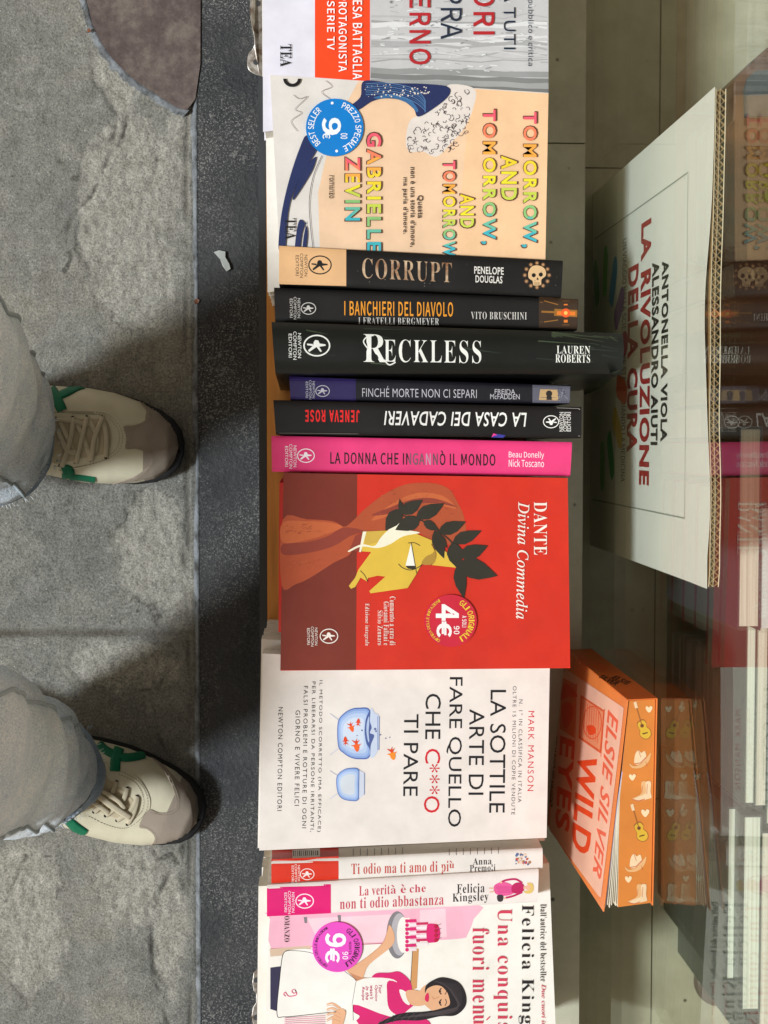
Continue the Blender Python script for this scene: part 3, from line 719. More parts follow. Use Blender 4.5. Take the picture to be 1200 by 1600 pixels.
def art_casa(A):
    W = paper(236, 232, 226); A.text('LA CASA DEI CADAVERI', (600, 642, 823, 667), 'L', W, 'brush', .012); A.text('JENEVA ROSE', (477, 640, 562, 660), 'L', paper(232, 34, 34), 'cjkh', .008)
    A.logo(861, 659, 9.5, W, 180)
    for i, w in enumerate(('NEWTON', 'COMPTON', 'EDITORI')): A.text(w, (874 + i * 6, 644, 880 + i * 6, 674), 'U', W, 'sans')
    A.line([(905.5, 639), (904.8, 682)], 1.2, paper(190, 184, 176)); A.line([(870, 637.2), (905, 638.4)], .9, paper(150, 145, 140)); A.line([(436, 676.6), (560, 678)], .7, paper(110, 104, 100))
    A.poly([(768, 683.5), (775, 678), (790, 680), (786, 684)], paper(60, 60, 150)); A.poly([(768, 683), (771, 677), (776, 679), (775, 683.5)], paper(230, 60, 140))
spine_book([(427, 625), (909, 636), (908, 685), (431, 679)], .459, paper(20, 16, 16, .4), 'black spine printed upside down with white brush lettering and a red name', art_casa)
def art_donna(A):
    K = paper(30, 22, 26); W = paper(252, 240, 244); nce(A, 478, 712, 10.5, W, 461, 694, 732, 7, 6.6)
    A.text('LA DONNA CHE INGANN\u00d2 IL MONDO', (516, 701, 774, 728), 'R', [K] * 10 + [paper(120, 90, 100)] * 2 + [paper(190, 150, 165)] * 1 + [paper(110, 80, 90)] * 1 + [K] * 7, 'cjkb', .012)
    A.text('Beau Donelly', (795, 705, 850, 718), 'R', W, 'cjk', .012); A.text('Nick Toscano', (795, 717.5, 850, 730), 'R', W, 'cjk', .012)
spine_book([(424, 681), (894, 691), (891, 745), (425, 737)], .456, paper(232, 62, 122, .36), 'bright pink spine with black condensed title', art_donna)

# ---- red paperback with a hooded profile
def art_dante(A):
    q = lambda pts: Z(4, 430, 730, pts)
    RED = paper(206, 44, 24); DK = paper(120, 42, 26); HO = paper(176, 78, 44); HD = paper(142, 58, 42); HL = paper(196, 98, 54); YE = paper(222, 184, 66); CR = paper(240, 232, 206); LF = paper(46, 42, 32); W = paper(240, 226, 214)
    A.poly([(443, 739), (558, 741), (556, 1047), (438, 1047)], DK); 
    A.smooth(q([(46, 330), (200, 326), (360, 338), (430, 372), (480, 340), (560, 262), (680, 170), (800, 112), (900, 98), (1010, 104), (1090, 140), (1140, 220), (1180, 310), (1190, 420), (1120, 480), (1000, 470), (900, 410), (800, 380), (690, 395), (560, 402), (500, 440), (470, 540), (360, 600), (220, 690), (130, 730), (40, 740)]), HO, 4)
    A.smooth(q([(50, 480), (200, 468), (330, 430), (430, 376), (560, 400), (470, 430), (350, 500), (180, 540), (50, 545)]), HD, 4)
    A.smooth(q([(48, 470), (200, 455), (330, 415), (420, 372), (330, 345), (200, 338), (48, 345)]), HL, 4)
    A.smooth(q([(600, 330), (760, 210), (900, 160), (1050, 180), (1130, 260), (1000, 230), (860, 240), (720, 300)]), HL, 4)
    A.smooth(q([(600, 300), (720, 250), (860, 200), (1000, 196), (1140, 250), (1010, 226), (860, 236), (720, 290)]), HD, 4)
    rnd = random.Random(8)
    for i in range(90):
        x, y = rnd.choice([(rnd.uniform(60, 300), rnd.uniform(560, 640)), (rnd.uniform(60, 380), rnd.uniform(350, 420)), (rnd.uniform(620, 1100), rnd.uniform(140, 300))])
        c = q([(x, y)])[0]; A.line([c, (c[0] + rnd.uniform(2, 7), c[1] - rnd.uniform(0, 3))], .7, rnd.choice([HD, HL, HO]))
    A.poly(q([(465, 520), (500, 430), (560, 402), (556, 470), (530, 530)]), HD)
    A.poly(q([(556, 402), (690, 396), (880, 415), (985, 460), (1080, 540), (1130, 628), (985, 612), (915, 606), (880, 672), (828, 755), (596, 788), (588, 774), (688, 684), (640, 678), (580, 692), (574, 714), (534, 690), (500, 748), (474, 760), (460, 742), (500, 690), (520, 640), (600, 530), (540, 526)]), YE)
    A.poly(q([(556, 402), (690, 396), (640, 470), (560, 488)]), paper(206, 168, 70))
    A.smooth(q([(460, 520), (540, 482), (620, 492), (660, 440), (720, 380), (780, 338), (804, 352), (760, 385), (830, 394), (905, 410), (800, 432), (720, 480), (640, 505), (540, 496), (466, 528)]), CR, 4)
    A.poly(q([(548, 402), (570, 402), (536, 530), (524, 530)]), CR)
    A.line(splo(q([(770, 604), (800, 630), (850, 642), (910, 615), (940, 570)])), 1.3, LF); A.poly(q([(850, 472), (814, 618), (876, 618)]), paper(245, 240, 226)); A.poly(q([(814, 616), (876, 616), (872, 640), (830, 634)]), LF); A.line(q([(850, 470), (884, 664)]), 1.3, LF); A.line(splo(q([(830, 474), (870, 472), (906, 490)])), 1.2, LF)
    A.line(splo(q([(978, 478), (1004, 540), (994, 590), (970, 612)])), 1.8, paper(120, 70, 30)); A.smooth(q([(1000, 520), (1000, 590), (960, 610), (915, 602), (940, 560), (980, 540)]), paper(176, 136, 56))
    A.line(splo(q([(532, 646), (560, 676), (578, 716)])), 1.2, LF)
    A.line(splo(q([(780, 296), (860, 322), (930, 340), (1020, 400), (1110, 480), (1160, 600)])), 1.8, LF)
    def leaf(a, b, w):
        (ax, ay), (bx, by) = q([a])[0], q([b])[0]; dx, dy = bx - ax, by - ay; nx, ny = -dy, dx
        f_ = lambda t, s: (ax + dx * t + nx * s * w, ay + dy * t + ny * s * w)
        A.poly([f_(0, 0), f_(.15, .6), f_(.35, .95), f_(.6, .85), f_(.85, .35), f_(1, 0), f_(.85, -.3), f_(.6, -.75), f_(.35, -.95), f_(.15, -.65)], LF)
    for a, b, w in (((785, 290), (922, 204), .27), ((790, 280), (776, 198), .2), ((785, 262), (688, 398), .3), ((905, 322), (750, 392), .3), ((880, 316), (1058, 226), .24), ((925, 338), (1025, 395), .26), ((1020, 408), (1192, 340), .24), ((995, 395), (1056, 572), .22), ((1035, 425), (1075, 508), .16), ((1108, 470), (1290, 396), .22), ((1120, 500), (1108, 470), .3), ((1105, 470), (1150, 640), .3), ((1150, 560), (1330, 490), .26), ((1140, 600), (1390, 680), .26), ((1140, 610), (1180, 820), .2)):
        leaf(a, b, w)
    A.text('DANTE', (834, 784, 855, 867), 'D', W, 'serif'); A.text('Divina Commedia', (806, 784, 828, 967), 'D', W, 'serifi', -.02)
    A.text('Commento a cura di', (609, 932, 618, 1008), 'D', W, 'serifl'); A.text('Giovanni Fallani e', (599.5, 940, 608, 1008), 'D', W, 'serifl'); A.text('Silvio Zennaro', (590, 954, 598, 1008), 'D', W, 'serifl'); A.text('Edizione integrale', (569, 943, 577, 1009), 'D', W, 'serifl')
    nce(A, 514, 994, 11, W, 494, 979, 1010, 6, 6)
dt = flat_book([(443, 739), (887, 747), (891, 1044), (438, 1048)], .464, .0165, paper(206, 44, 24), 'red paperback with a yellow hooded profile and black laurel leaves, round red price sticker', art_dante, spine=paper(120, 42, 26))
def st_red(A):
    W = paper(246, 238, 234); Y = paper(240, 206, 60); cx, cy = 704, 970
    A.text('4', (681, 944, 717, 970), 'D', W, 'cjkh'); A.text('\u20ac', (682, 971, 706, 996), 'D', W, 'cjkh'); A.text('90', (709, 978, 718, 991), 'D', W, 'cjkb'); A.text('A SOLI', (722, 962, 729, 980), 'D', W, 'cjkb')
    A.arc('GLI ORIGINALI', cx, cy, 33, 9, -64, 62, Y, 'cjkb'); A.arc('DIFFIDA DELLE IMITAZIONI', cx, cy, 36, 4.5, 118, 242, Y, 'cjk')
sticker(dt, 704, 970, 41, .464, paper(202, 34, 56), st_red)
stack([(437, 753), (880, 758), (880, 988), (436, 986)], .4472, 4, paper(196, 46, 36), 'red copy stacked under the red profile paperback', 'copies under the red profile paperback', 3)

# ---- white paperback with goldfish bowls
def art_manson(A):
    K = paper(26, 24, 28); RD = paper(206, 30, 44); G_ = paper(70, 62, 64); k = -.012
    for st, bx, m, sty in (('MARK MANSON', (824, 1111, 835, 1236), RD, 'wide'), ('N. 1\u00b0 IN CLASSIFICA IN ITALIA', (809, 1093, 817, 1254), G_, 'wide'), ('OLTRE 15 MILIONI DI COPIE VENDUTE', (799, 1072, 807, 1273), G_, 'wide'),
            ('LA SOTTILE', (764, 1078, 791, 1270), K, 'sans'), ('ARTE DI', (732, 1108, 757, 1242), K, 'sans'), ('FARE QUELLO', (696, 1058, 723, 1292), K, 'sans'), ('CHE', (664, 1084, 689, 1155), K, 'sans'), ('C', (664, 1170, 688, 1193), RD, 'sans'), ('O', (662, 1244, 687, 1270), RD, 'sans'), ('TI PARE', (630, 1116, 654, 1244), K, 'sans'),
            ('IL METODO SCORRETTO (MA EFFICACE)', (495, 1063, 504, 1300), K, 'wide'), ('PER LIBERARSI DA PERSONE IRRITANTI,', (484, 1065, 493, 1300), K, 'wide'), ('FALSI PROBLEMI E ROTTURE DI OGNI', (472, 1072, 481, 1294), K, 'wide'), ('GIORNO E VIVERE FELICI', (460, 1110, 469, 1259), K, 'wide'), ('NEWTON COMPTON EDITORI', (433, 1105, 442, 1267), K, 'wide')):
        A.text(st, bx, 'D', m, sty, k)
    for y in (1200, 1217, 1234): A.text('*', (671, y - 6, 687, y + 7), 'D', RD, 'sans')
    q = lambda pts: Z(7.273, 490, 1060, pts)
    SH = paper(196, 198, 216)
    def bowl(L, rim, water, fill):
        A.smooth(q(L), paper(72, 98, 168), 5)
        c = (sum(p[0] for p in L) / len(L), sum(p[1] for p in L) / len(L))
        for s_, col in ((.955, (136, 164, 216)), (.88, (160, 184, 226)), (.78, (184, 202, 232)), (.62, fill)):
            A.smooth(q([(c[0] + (x - c[0]) * s_, c[1] + (y - c[1]) * s_) for x, y in L]), paper(*col), 5)
    bowl([(280, 480), (340, 400), (420, 350), (510, 334), (640, 360), (645, 620), (640, 885), (520, 918), (420, 900), (340, 850), (285, 790), (268, 640)], 0, 0, (206, 216, 232))
    A.smooth(q([(642, 362), (700, 395), (742, 430), (746, 620), (735, 812), (640, 884)]), paper(198, 208, 228), 4); A.line(q([(728, 432), (728, 812)]), 1, paper(120, 140, 190)); A.line(q([(746, 430), (742, 812)]), 1.2, paper(110, 130, 180))
    A.smooth(q([(645, 362), (600, 440), (585, 520), (580, 620), (600, 740), (635, 800), (645, 884), (650, 760), (690, 650), (640, 620), (660, 560), (640, 480)]), paper(74, 92, 150), 4)
    A.smooth(q([(630, 430), (606, 500), (600, 600), (615, 700), (632, 720), (625, 600), (632, 520)]), paper(176, 192, 222), 4)
    for x, y, r in ((700, 575, 2), (710, 600, 1.5), (760, 640, 1.2), (820, 680, 1.1), (865, 670, 1), (550, 590, 1.4), (495, 650, 1)): 
        c = q([(x, y)])[0]; A.disc(c[0], c[1], r, paper(90, 100, 150), n=8)
    bowl([(265, 1110), (320, 1050), (400, 1020), (515, 1035), (515, 1200), (510, 1375), (420, 1392), (330, 1370), (280, 1315), (258, 1210)], 0, 0, (208, 214, 222))
    A.poly(q([(518, 1040), (580, 1075), (580, 1320), (512, 1370)]), paper(206, 212, 226)); A.line(q([(517, 1036), (512, 1374)]), 1.1, paper(70, 90, 150)); A.line(q([(578, 1075), (576, 1322)]), .9, paper(120, 140, 190))
    for y0, y1 in ((400, 470), (870, 800), (1050, 1105), (1370, 1310)): A.line(q([(185, y0), (278 if y0 < 1000 else 268, y1)]), 1.1, SH)
    OR = paper(240, 100, 36); OD = paper(220, 70, 24)
    def fish(x, y, dx, dy, s_, m):
        # body axis (dx, dy), s_ = half length in sheet units
        l = math.hypot(dx, dy); dx, dy = dx / l, dy / l; T = lambda a, b: q([(x + (dx * a - dy * b) * s_, y + (dy * a + dx * b) * s_)])[0]
        A.smooth([T(*p) for p in ((1, 0), (.6, .35), (0, .45), (-.4, .2), (-.4, -.2), (0, -.45), (.6, -.35))], m, 4)
        A.poly([T(*p) for p in ((-.3, .05), (-1.2, .75), (-.85, .1), (-1.35, -.3), (-.8, -.15), (-1.0, -.7), (-.3, -.1))], OD)
        A.poly([T(*p) for p in ((.1, .4), (-.3, .95), (-.25, .35))], m); A.poly([T(*p) for p in ((.1, -.4), (-.3, -.9), (-.25, -.35))], m)
    for a in ((430, 560, .35, 1, 52, OR), (507, 495, .1, -1, 40, OD), (362, 705, -.1, -1, 45, OD), (488, 770, .15, 1, 66, OR), (895, 865, .25, 1, 66, paper(244, 140, 40))): fish(*a)
flat_book([(410, 1021), (859, 1043), (854, 1309), (405, 1329)], .446, .021, paper(230, 220, 212), 'white paperback with black capital title and two blue goldfish bowls', art_manson, spine=WHITE)
stack([(413, 1000), (852, 1020), (850, 1306), (408, 1322)], .4248, 5, paper(228, 220, 212), 'white copy stacked under the goldfish bowl paperback, edge jutting out', 'copies under the goldfish bowl paperback', 5)

# ---- two light spines, lower right
def art_odio(A):
    A.poly([(424, 1343), (529, 1338), (529, 1374), (424, 1380)], paper(214, 50, 28)); W = paper(244, 232, 226); k = -.03
    nce(A, 480, 1366, 8.5, W, 467, 1350, 1381, 5.2, 4.8)
    A.text('Ti odio ma ti amo di pi', (549, 1345, 701, 1371), 'R', paper(196, 70, 60), 'serif', k); A.text('u', (702, 1349.5, 709.5, 1356.5), 'R', paper(196, 70, 60), 'serif', 0); A.line([(703, 1345), (706, 1348)], 1.4, paper(196, 70, 60))
    A.text('Anna', (739, 1340, 768, 1351.5), 'R', paper(40, 34, 36), 'serif', k); A.text('Premoli', (734, 1350.5, 774, 1362), 'R', paper(40, 34, 36), 'serif', k)
    rnd = random.Random(6)
    for i in range(30): A.disc(rnd.uniform(806, 830), rnd.uniform(1334, 1354), rnd.uniform(1, 2.6), paper(*rnd.choice([(200, 60, 60), (220, 160, 120), (90, 110, 150), (170, 120, 90), (226, 200, 180)])), n=9)
def side_odio(A):
    A.poly([(425, 1344), (529, 1338), (529, 1322), (425, 1328)], paper(206, 46, 28)); A.poly([(457, 1341), (500, 1338.5), (500, 1325), (457, 1328)], paper(232, 226, 220))
    for i in range(13): A.line([(459 + i * 3.1, 1338 - i * .15), (459 + i * 3.1, 1329)], 1.2 if i % 3 else 1.9, paper(40, 36, 36))
    rnd = random.Random(11)
    for i in range(8):
        for j in range(3):
            A.line([(552 + i * 11 + j * 150 * (j < 2), 1337 - j * .5 - i * .4), (552 + i * 11 + j * 150 * (j < 2), 1326 - i * .3)], 1.1, paper(130, 122, 120))
spine_book([(424, 1346), (848, 1326), (848, 1358), (424, 1382)], .449, paper(230, 222, 214), 'white spine with red serif title, red foot and a bar code on its side', art_odio, (0, .006), .002, 6, ('high', side_odio))
def art_ver(A):
    A.poly([(417, 1384.5), (517, 1378), (517, 1427), (417, 1432)], paper(222, 24, 112)); W = paper(246, 230, 236); k = -.055; RR = paper(200, 66, 84)
    nce(A, 476, 1408, 11, W, 458, 1392, 1428, 6.2, 5.8)
    A.text('La verit', (561, 1382, 609, 1400), 'R', RR, 'serif', k); A.text('a', (610.5, 1388, 618.5, 1396.5), 'R', RR, 'serif', 0); A.line([(612, 1383), (615.5, 1386)], 1.5, RR); A.text('e', (626, 1387, 634, 1395.5), 'R', RR, 'serif', 0); A.line([(627.5, 1382), (631, 1385)], 1.5, RR); A.text('che', (640, 1381.5, 665, 1395), 'R', RR, 'serif', k)
    A.text('non ti odio abbastanza', (531, 1396.5, 693, 1421), 'R', RR, 'serif', -.045); K = paper(36, 30, 32)
    A.text('Felicia', (714, 1380, 757, 1396), 'R', K, 'serif', -.04); A.text('Kingsley', (707, 1394, 763, 1413), 'R', K, 'serif', -.04)
    SK = paper(230, 180, 150); MG = paper(186, 30, 92); PK = paper(226, 90, 150)
    A.smooth([(772, 1384), (786, 1378), (801, 1384), (802, 1396), (788, 1400), (774, 1396)], PK, 4)
    for k_ in range(6): A.line([(774 + k_, 1384 + k_ * 2.2), (800, 1386 + k_ * 1.6)], .7, paper(200, 60, 130))
    A.smooth([(800, 1384), (808, 1379), (818, 1382), (818, 1392), (808, 1396), (800, 1394)], MG, 4); A.line(splo([(816, 1380), (806, 1374), (792, 1375), (784, 1378)]), 3, MG); A.line(splo([(816, 1394), (802, 1400), (790, 1403)]), 3, MG); A.disc(783, 1378.5, 1.8, SK, n=10); A.disc(789, 1403.5, 1.8, SK, n=10)
    A.line([(818, 1387), (822, 1387)], 4, SK); A.disc(826, 1387, 4.6, SK, n=16); A.smooth([(823, 1380), (831, 1380), (834, 1387), (831, 1395), (822, 1396), (818, 1392), (824, 1392), (829, 1387), (826, 1383)], paper(222, 190, 110), 4); A.smooth([(777, 1399), (786, 1399), (785, 1408), (778, 1408)], paper(60, 50, 56), 4)
    A.line([(772, 1388), (764, 1388)], 1.6, SK); A.line([(773, 1393), (765, 1394)], 1.6, SK)
spine_book([(417, 1384), (842, 1359), (840, 1411), (417, 1433)], .452, paper(236, 226, 220), 'white spine with magenta foot and a tiny woman in a pink dress', art_ver, (0, .003), .002, 6)

# ---- cream paperback with a cook, bottom of the picture
def art_cook(A):
    q = lambda pts: Z(2.5, 400, 1400, pts)
    PK = paper(238, 178, 196); PL = paper(244, 204, 212); K = paper(34, 28, 32); SK = paper(226, 172, 132); SD = paper(196, 136, 100); MG = paper(214, 36, 110); W = paper(240, 234, 226); NV = paper(50, 46, 74); GY = paper(128, 124, 128)
    A.smooth(q([(55, 90), (60, 206), (200, 196), (420, 186), (640, 176), (800, 166), (826, 150), (850, 90), (856, 30), (400, 40), (60, 60)]), PK, 3)
    A.poly(q([(200, 88), (560, 70), (560, 176), (250, 190)]), PL); A.poly(q([(640, 56), (740, 48), (745, 160), (640, 166)]), PL); A.line(q([(57, 206), (640, 178)]), 1.2, paper(190, 90, 110)); A.line(q([(55, 222), (215, 208)]), 12, paper(214, 186, 160))
    A.poly(q([(318, 74), (332, 74), (332, 102), (322, 102)]), GY); A.poly(q([(186, 82), (200, 82), (200, 106), (190, 106)]), GY)
    A.poly(q([(56, 280), (130, 270), (150, 470), (56, 442)]), NV)
    # table leg, plate and cake
    A.poly(q([(612, 206), (636, 206), (628, 360), (602, 372)]), paper(206, 150, 96))
    A.line(q([(612, 206), (602, 372)]), .9, K)
    A.disc(*q([(552, 152)])[0], 17, GY, 37, 30, 0); A.disc(*q([(560, 150)])[0], 13, paper(176, 172, 176), 33, 30); A.disc(*q([(575, 152)])[0], 10, W, 28, 30)
    A.poly(q([(562, 90), (600, 84), (606, 218), (570, 222)]), W); 
    for i in range(8):
        y = 92 + i * 16; A.poly(q([(582, y), (626, y - 2), (628, y + 10), (584, y + 12)]), MG if i % 2 == 0 else paper(240, 222, 226))
        A.disc(*q([(590, y + 6)])[0], 3, MG, n=10)
    for i in range(6):
        y = 104 + i * 16; A.poly(q([(626, y), (672, y - 2), (674, y + 8), (626, y + 9)]), paper(196, 40, 90) if i % 2 == 0 else paper(244, 230, 232))
    A.smooth(q([(668, 116), (690, 108), (712, 116), (720, 146), (712, 176), (690, 182), (668, 176)]), MG, 4)
    for i in range(4): A.disc(*q([(704, 118 + i * 18)])[0], 3.4, paper(180, 20, 60), n=10); A.line(q([(706, 116 + i * 18), (724, 108 + i * 18)]), .6, K)
    # raised arm
    A.smooth(q([(520, 112), (540, 150), (530, 196), (440, 270), (410, 330), (350, 312), (340, 290), (400, 262), (490, 190), (510, 150)]), SK, 4); A.line(splo(q([(340, 290), (400, 262), (490, 190), (520, 112)])), .9, SD)
    A.smooth(q([(352, 296), (415, 318), (470, 322), (460, 340), (390, 330)]), SD, 4)
    # body: apron and dress
    A.smooth(q([(130, 212), (105, 230), (92, 330), (82, 460), (110, 472), (200, 464), (330, 450), (375, 420), (395, 340), (300, 250), (215, 208)]), W, 4); A.line(splo(q([(130, 212), (105, 230), (92, 330), (82, 460), (110, 472), (200, 464), (330, 450)])), 1.1, K); A.line(splo(q([(130, 212), (215, 222), (300, 262), (395, 330)])), .8, K)
    A.smooth(q([(455, 322), (470, 302), (520, 300), (560, 296), (600, 330), (606, 372), (560, 366), (520, 330)]), MG, 4)
    A.smooth(q([(395, 332), (520, 322), (560, 360), (540, 470), (430, 470), (378, 425)]), W, 4); A.smooth(q([(520, 330), (600, 360), (640, 400), (600, 440), (560, 466), (520, 440), (512, 380)]), MG, 4)
    A.smooth(q([(560, 366), (590, 380), (600, 425), (575, 410)]), W, 4); A.smooth(q([(586, 372), (640, 372), (680, 410), (640, 430), (600, 420)]), SK, 4)
    A.smooth(q([(378, 424), (520, 470), (660, 480), (660, 520), (430, 520)]), MG, 4); A.line(q([(390, 336), (376, 420)]), .8, GY)
    for i, t_ in enumerate(('Your', 'Opinion', "wasn't", 'in the', 'Recipe')):
        x = 486 - i * 17; A.text(t_, (400 + (x - 7) / 2.5, 1400 + (346 + i * 2) / 2.5, 400 + (x + 7) / 2.5, 1400 + (346 + len(t_) * 9 + i * 2) / 2.5), 'D', paper(186, 40, 90), 'ital')
    # head
    A.smooth(q([(640, 372), (660, 350), (700, 345), (745, 360), (770, 400), (750, 440), (700, 452), (664, 430), (640, 400)]), SK, 5)
    A.smooth(q([(690, 330), (730, 318), (790, 336), (818, 380), (818, 430), (780, 466), (720, 470), (640, 486), (560, 486), (500, 500), (480, 496), (560, 460), (660, 452), (720, 440), (756, 424), (752, 390), (742, 370), (722, 352), (696, 350), (670, 362), (660, 380), (664, 350)]), K, 5)
    rnd = random.Random(1)
    for i in range(14): A.line(splo(q([(690 + i * 8, 330 + i * 1), (750 + i * 4, 360 + i * 4), (790 - i * 2, 440), (720 - i * 14, 466 + i)])), .5, paper(70, 60, 62))
    for y in (372, 416): A.line(splo(q([(724, y - 12), (716, y), (724, y + 12)])), 1.7, K); A.disc(*q([(719, y)])[0], 1.6, K, n=8); A.line(splo(q([(740, y - 13), (744, y), (738, y + 13)])), 1.1, paper(70, 50, 46))
    A.smooth(q([(662, 388), (672, 378), (676, 396), (672, 414), (660, 406)]), paper(214, 40, 90), 4); A.line(splo(q([(716, 394), (694, 402), (690, 392)])), .8, SD)
    for i in range(6): A.line(splo(q([(650 - i * 28, 454 + i * 3), (630 - i * 28, 470 + i * 3), (616 - i * 28, 486 + i * 3)])), .8, paper(80, 70, 74))
    # hands
    A.smooth(q([(300, 470), (330, 440), (350, 450), (344, 486), (330, 520), (300, 520)]), SK, 4)
    for i in range(4): A.line(splo(q([(330, 440 + i * 15), (300, 420 + i * 18), (276, 424 + i * 20)])), 3.2, SK, 2); A.line(splo(q([(330, 446 + i * 15), (300, 427 + i * 18), (276, 431 + i * 20)])), .5, SD)
    A.smooth(q([(350, 470), (378, 424), (380, 452), (405, 470), (380, 490)]), W, 4); A.line(q([(378, 424), (380, 486)]), .8, K)
    for i in range(5): A.line(q([(110, 478 + i * 7), (270, 468 + i * 8)]), 1, PK)
    A.line(splo(q([(150, 364), (140, 370), (146, 380), (156, 376), (152, 366), (158, 386), (130, 392), (120, 384), (114, 376), (108, 384), (116, 392)])), 1.1, MG)
    RR = paper(206, 60, 86)
    A.text('Felicia Kingsley', (810, 1414, 834, 1660), 'D', K, 'serifl'); A.text('Una conquista', (771, 1420, 800, 1640), 'D', RR, 'serifl'); A.text('fuori men', (738, 1450, 764, 1585), 'D', RR, 'serifl'); A.text('u', (739, 1586, 755, 1601), 'D', RR, 'serifl'); A.line([(765, 1589), (760, 1594)], 2, RR)
    A.text("Dall'autrice del bestseller", (844, 1413, 854, 1534), 'D', K, 'serifl'); A.text('Due cuori in affitto', (844, 1538, 853, 1640), 'D', RR, 'serifi'); A.text('ROMANZO', (444, 1425, 452, 1472), 'D', K, 'serifl')
fk = flat_book([(424, 1366), (858, 1349), (870, 1650), (412, 1655)], .432, .024, paper(240, 234, 224), 'cream paperback with a dark haired cook, a cake and a magenta price sticker', art_cook, spine=WHITE, page=pages(236, 230, 218))
def st_mag(A):
    W = paper(248, 238, 246); D_ = paper(70, 20, 60); cx, cy = 527, 1480
    A.text('9', (508, 1458, 541, 1480), 'D', W, 'cjkh'); A.text('\u20ac', (508, 1482, 531, 1505), 'D', W, 'cjkh'); A.text('90', (535, 1487, 544, 1499), 'D', W, 'cjkb'); A.text('NOVITA', (545, 1472, 549, 1492), 'D', D_, 'cjkb')
    A.arc('GLI ORIGINALI', cx, cy, 31, 8, -62, 64, D_, 'cjkb'); A.arc('DIFFIDA DELLE IMITAZIONI', cx, cy, 34, 4, 118, 242, D_, 'cjk')
sticker(fk, 527, 1480, 39, .432, paper(226, 76, 188), st_mag)
stack([(410, 1380), (856, 1362), (866, 1645), (408, 1650)], .4078, 4, paper(226, 218, 208), 'cream copy stacked under the cook paperback, left edge showing', 'copies under the cook paperback', 5, page=pages(226, 214, 196))

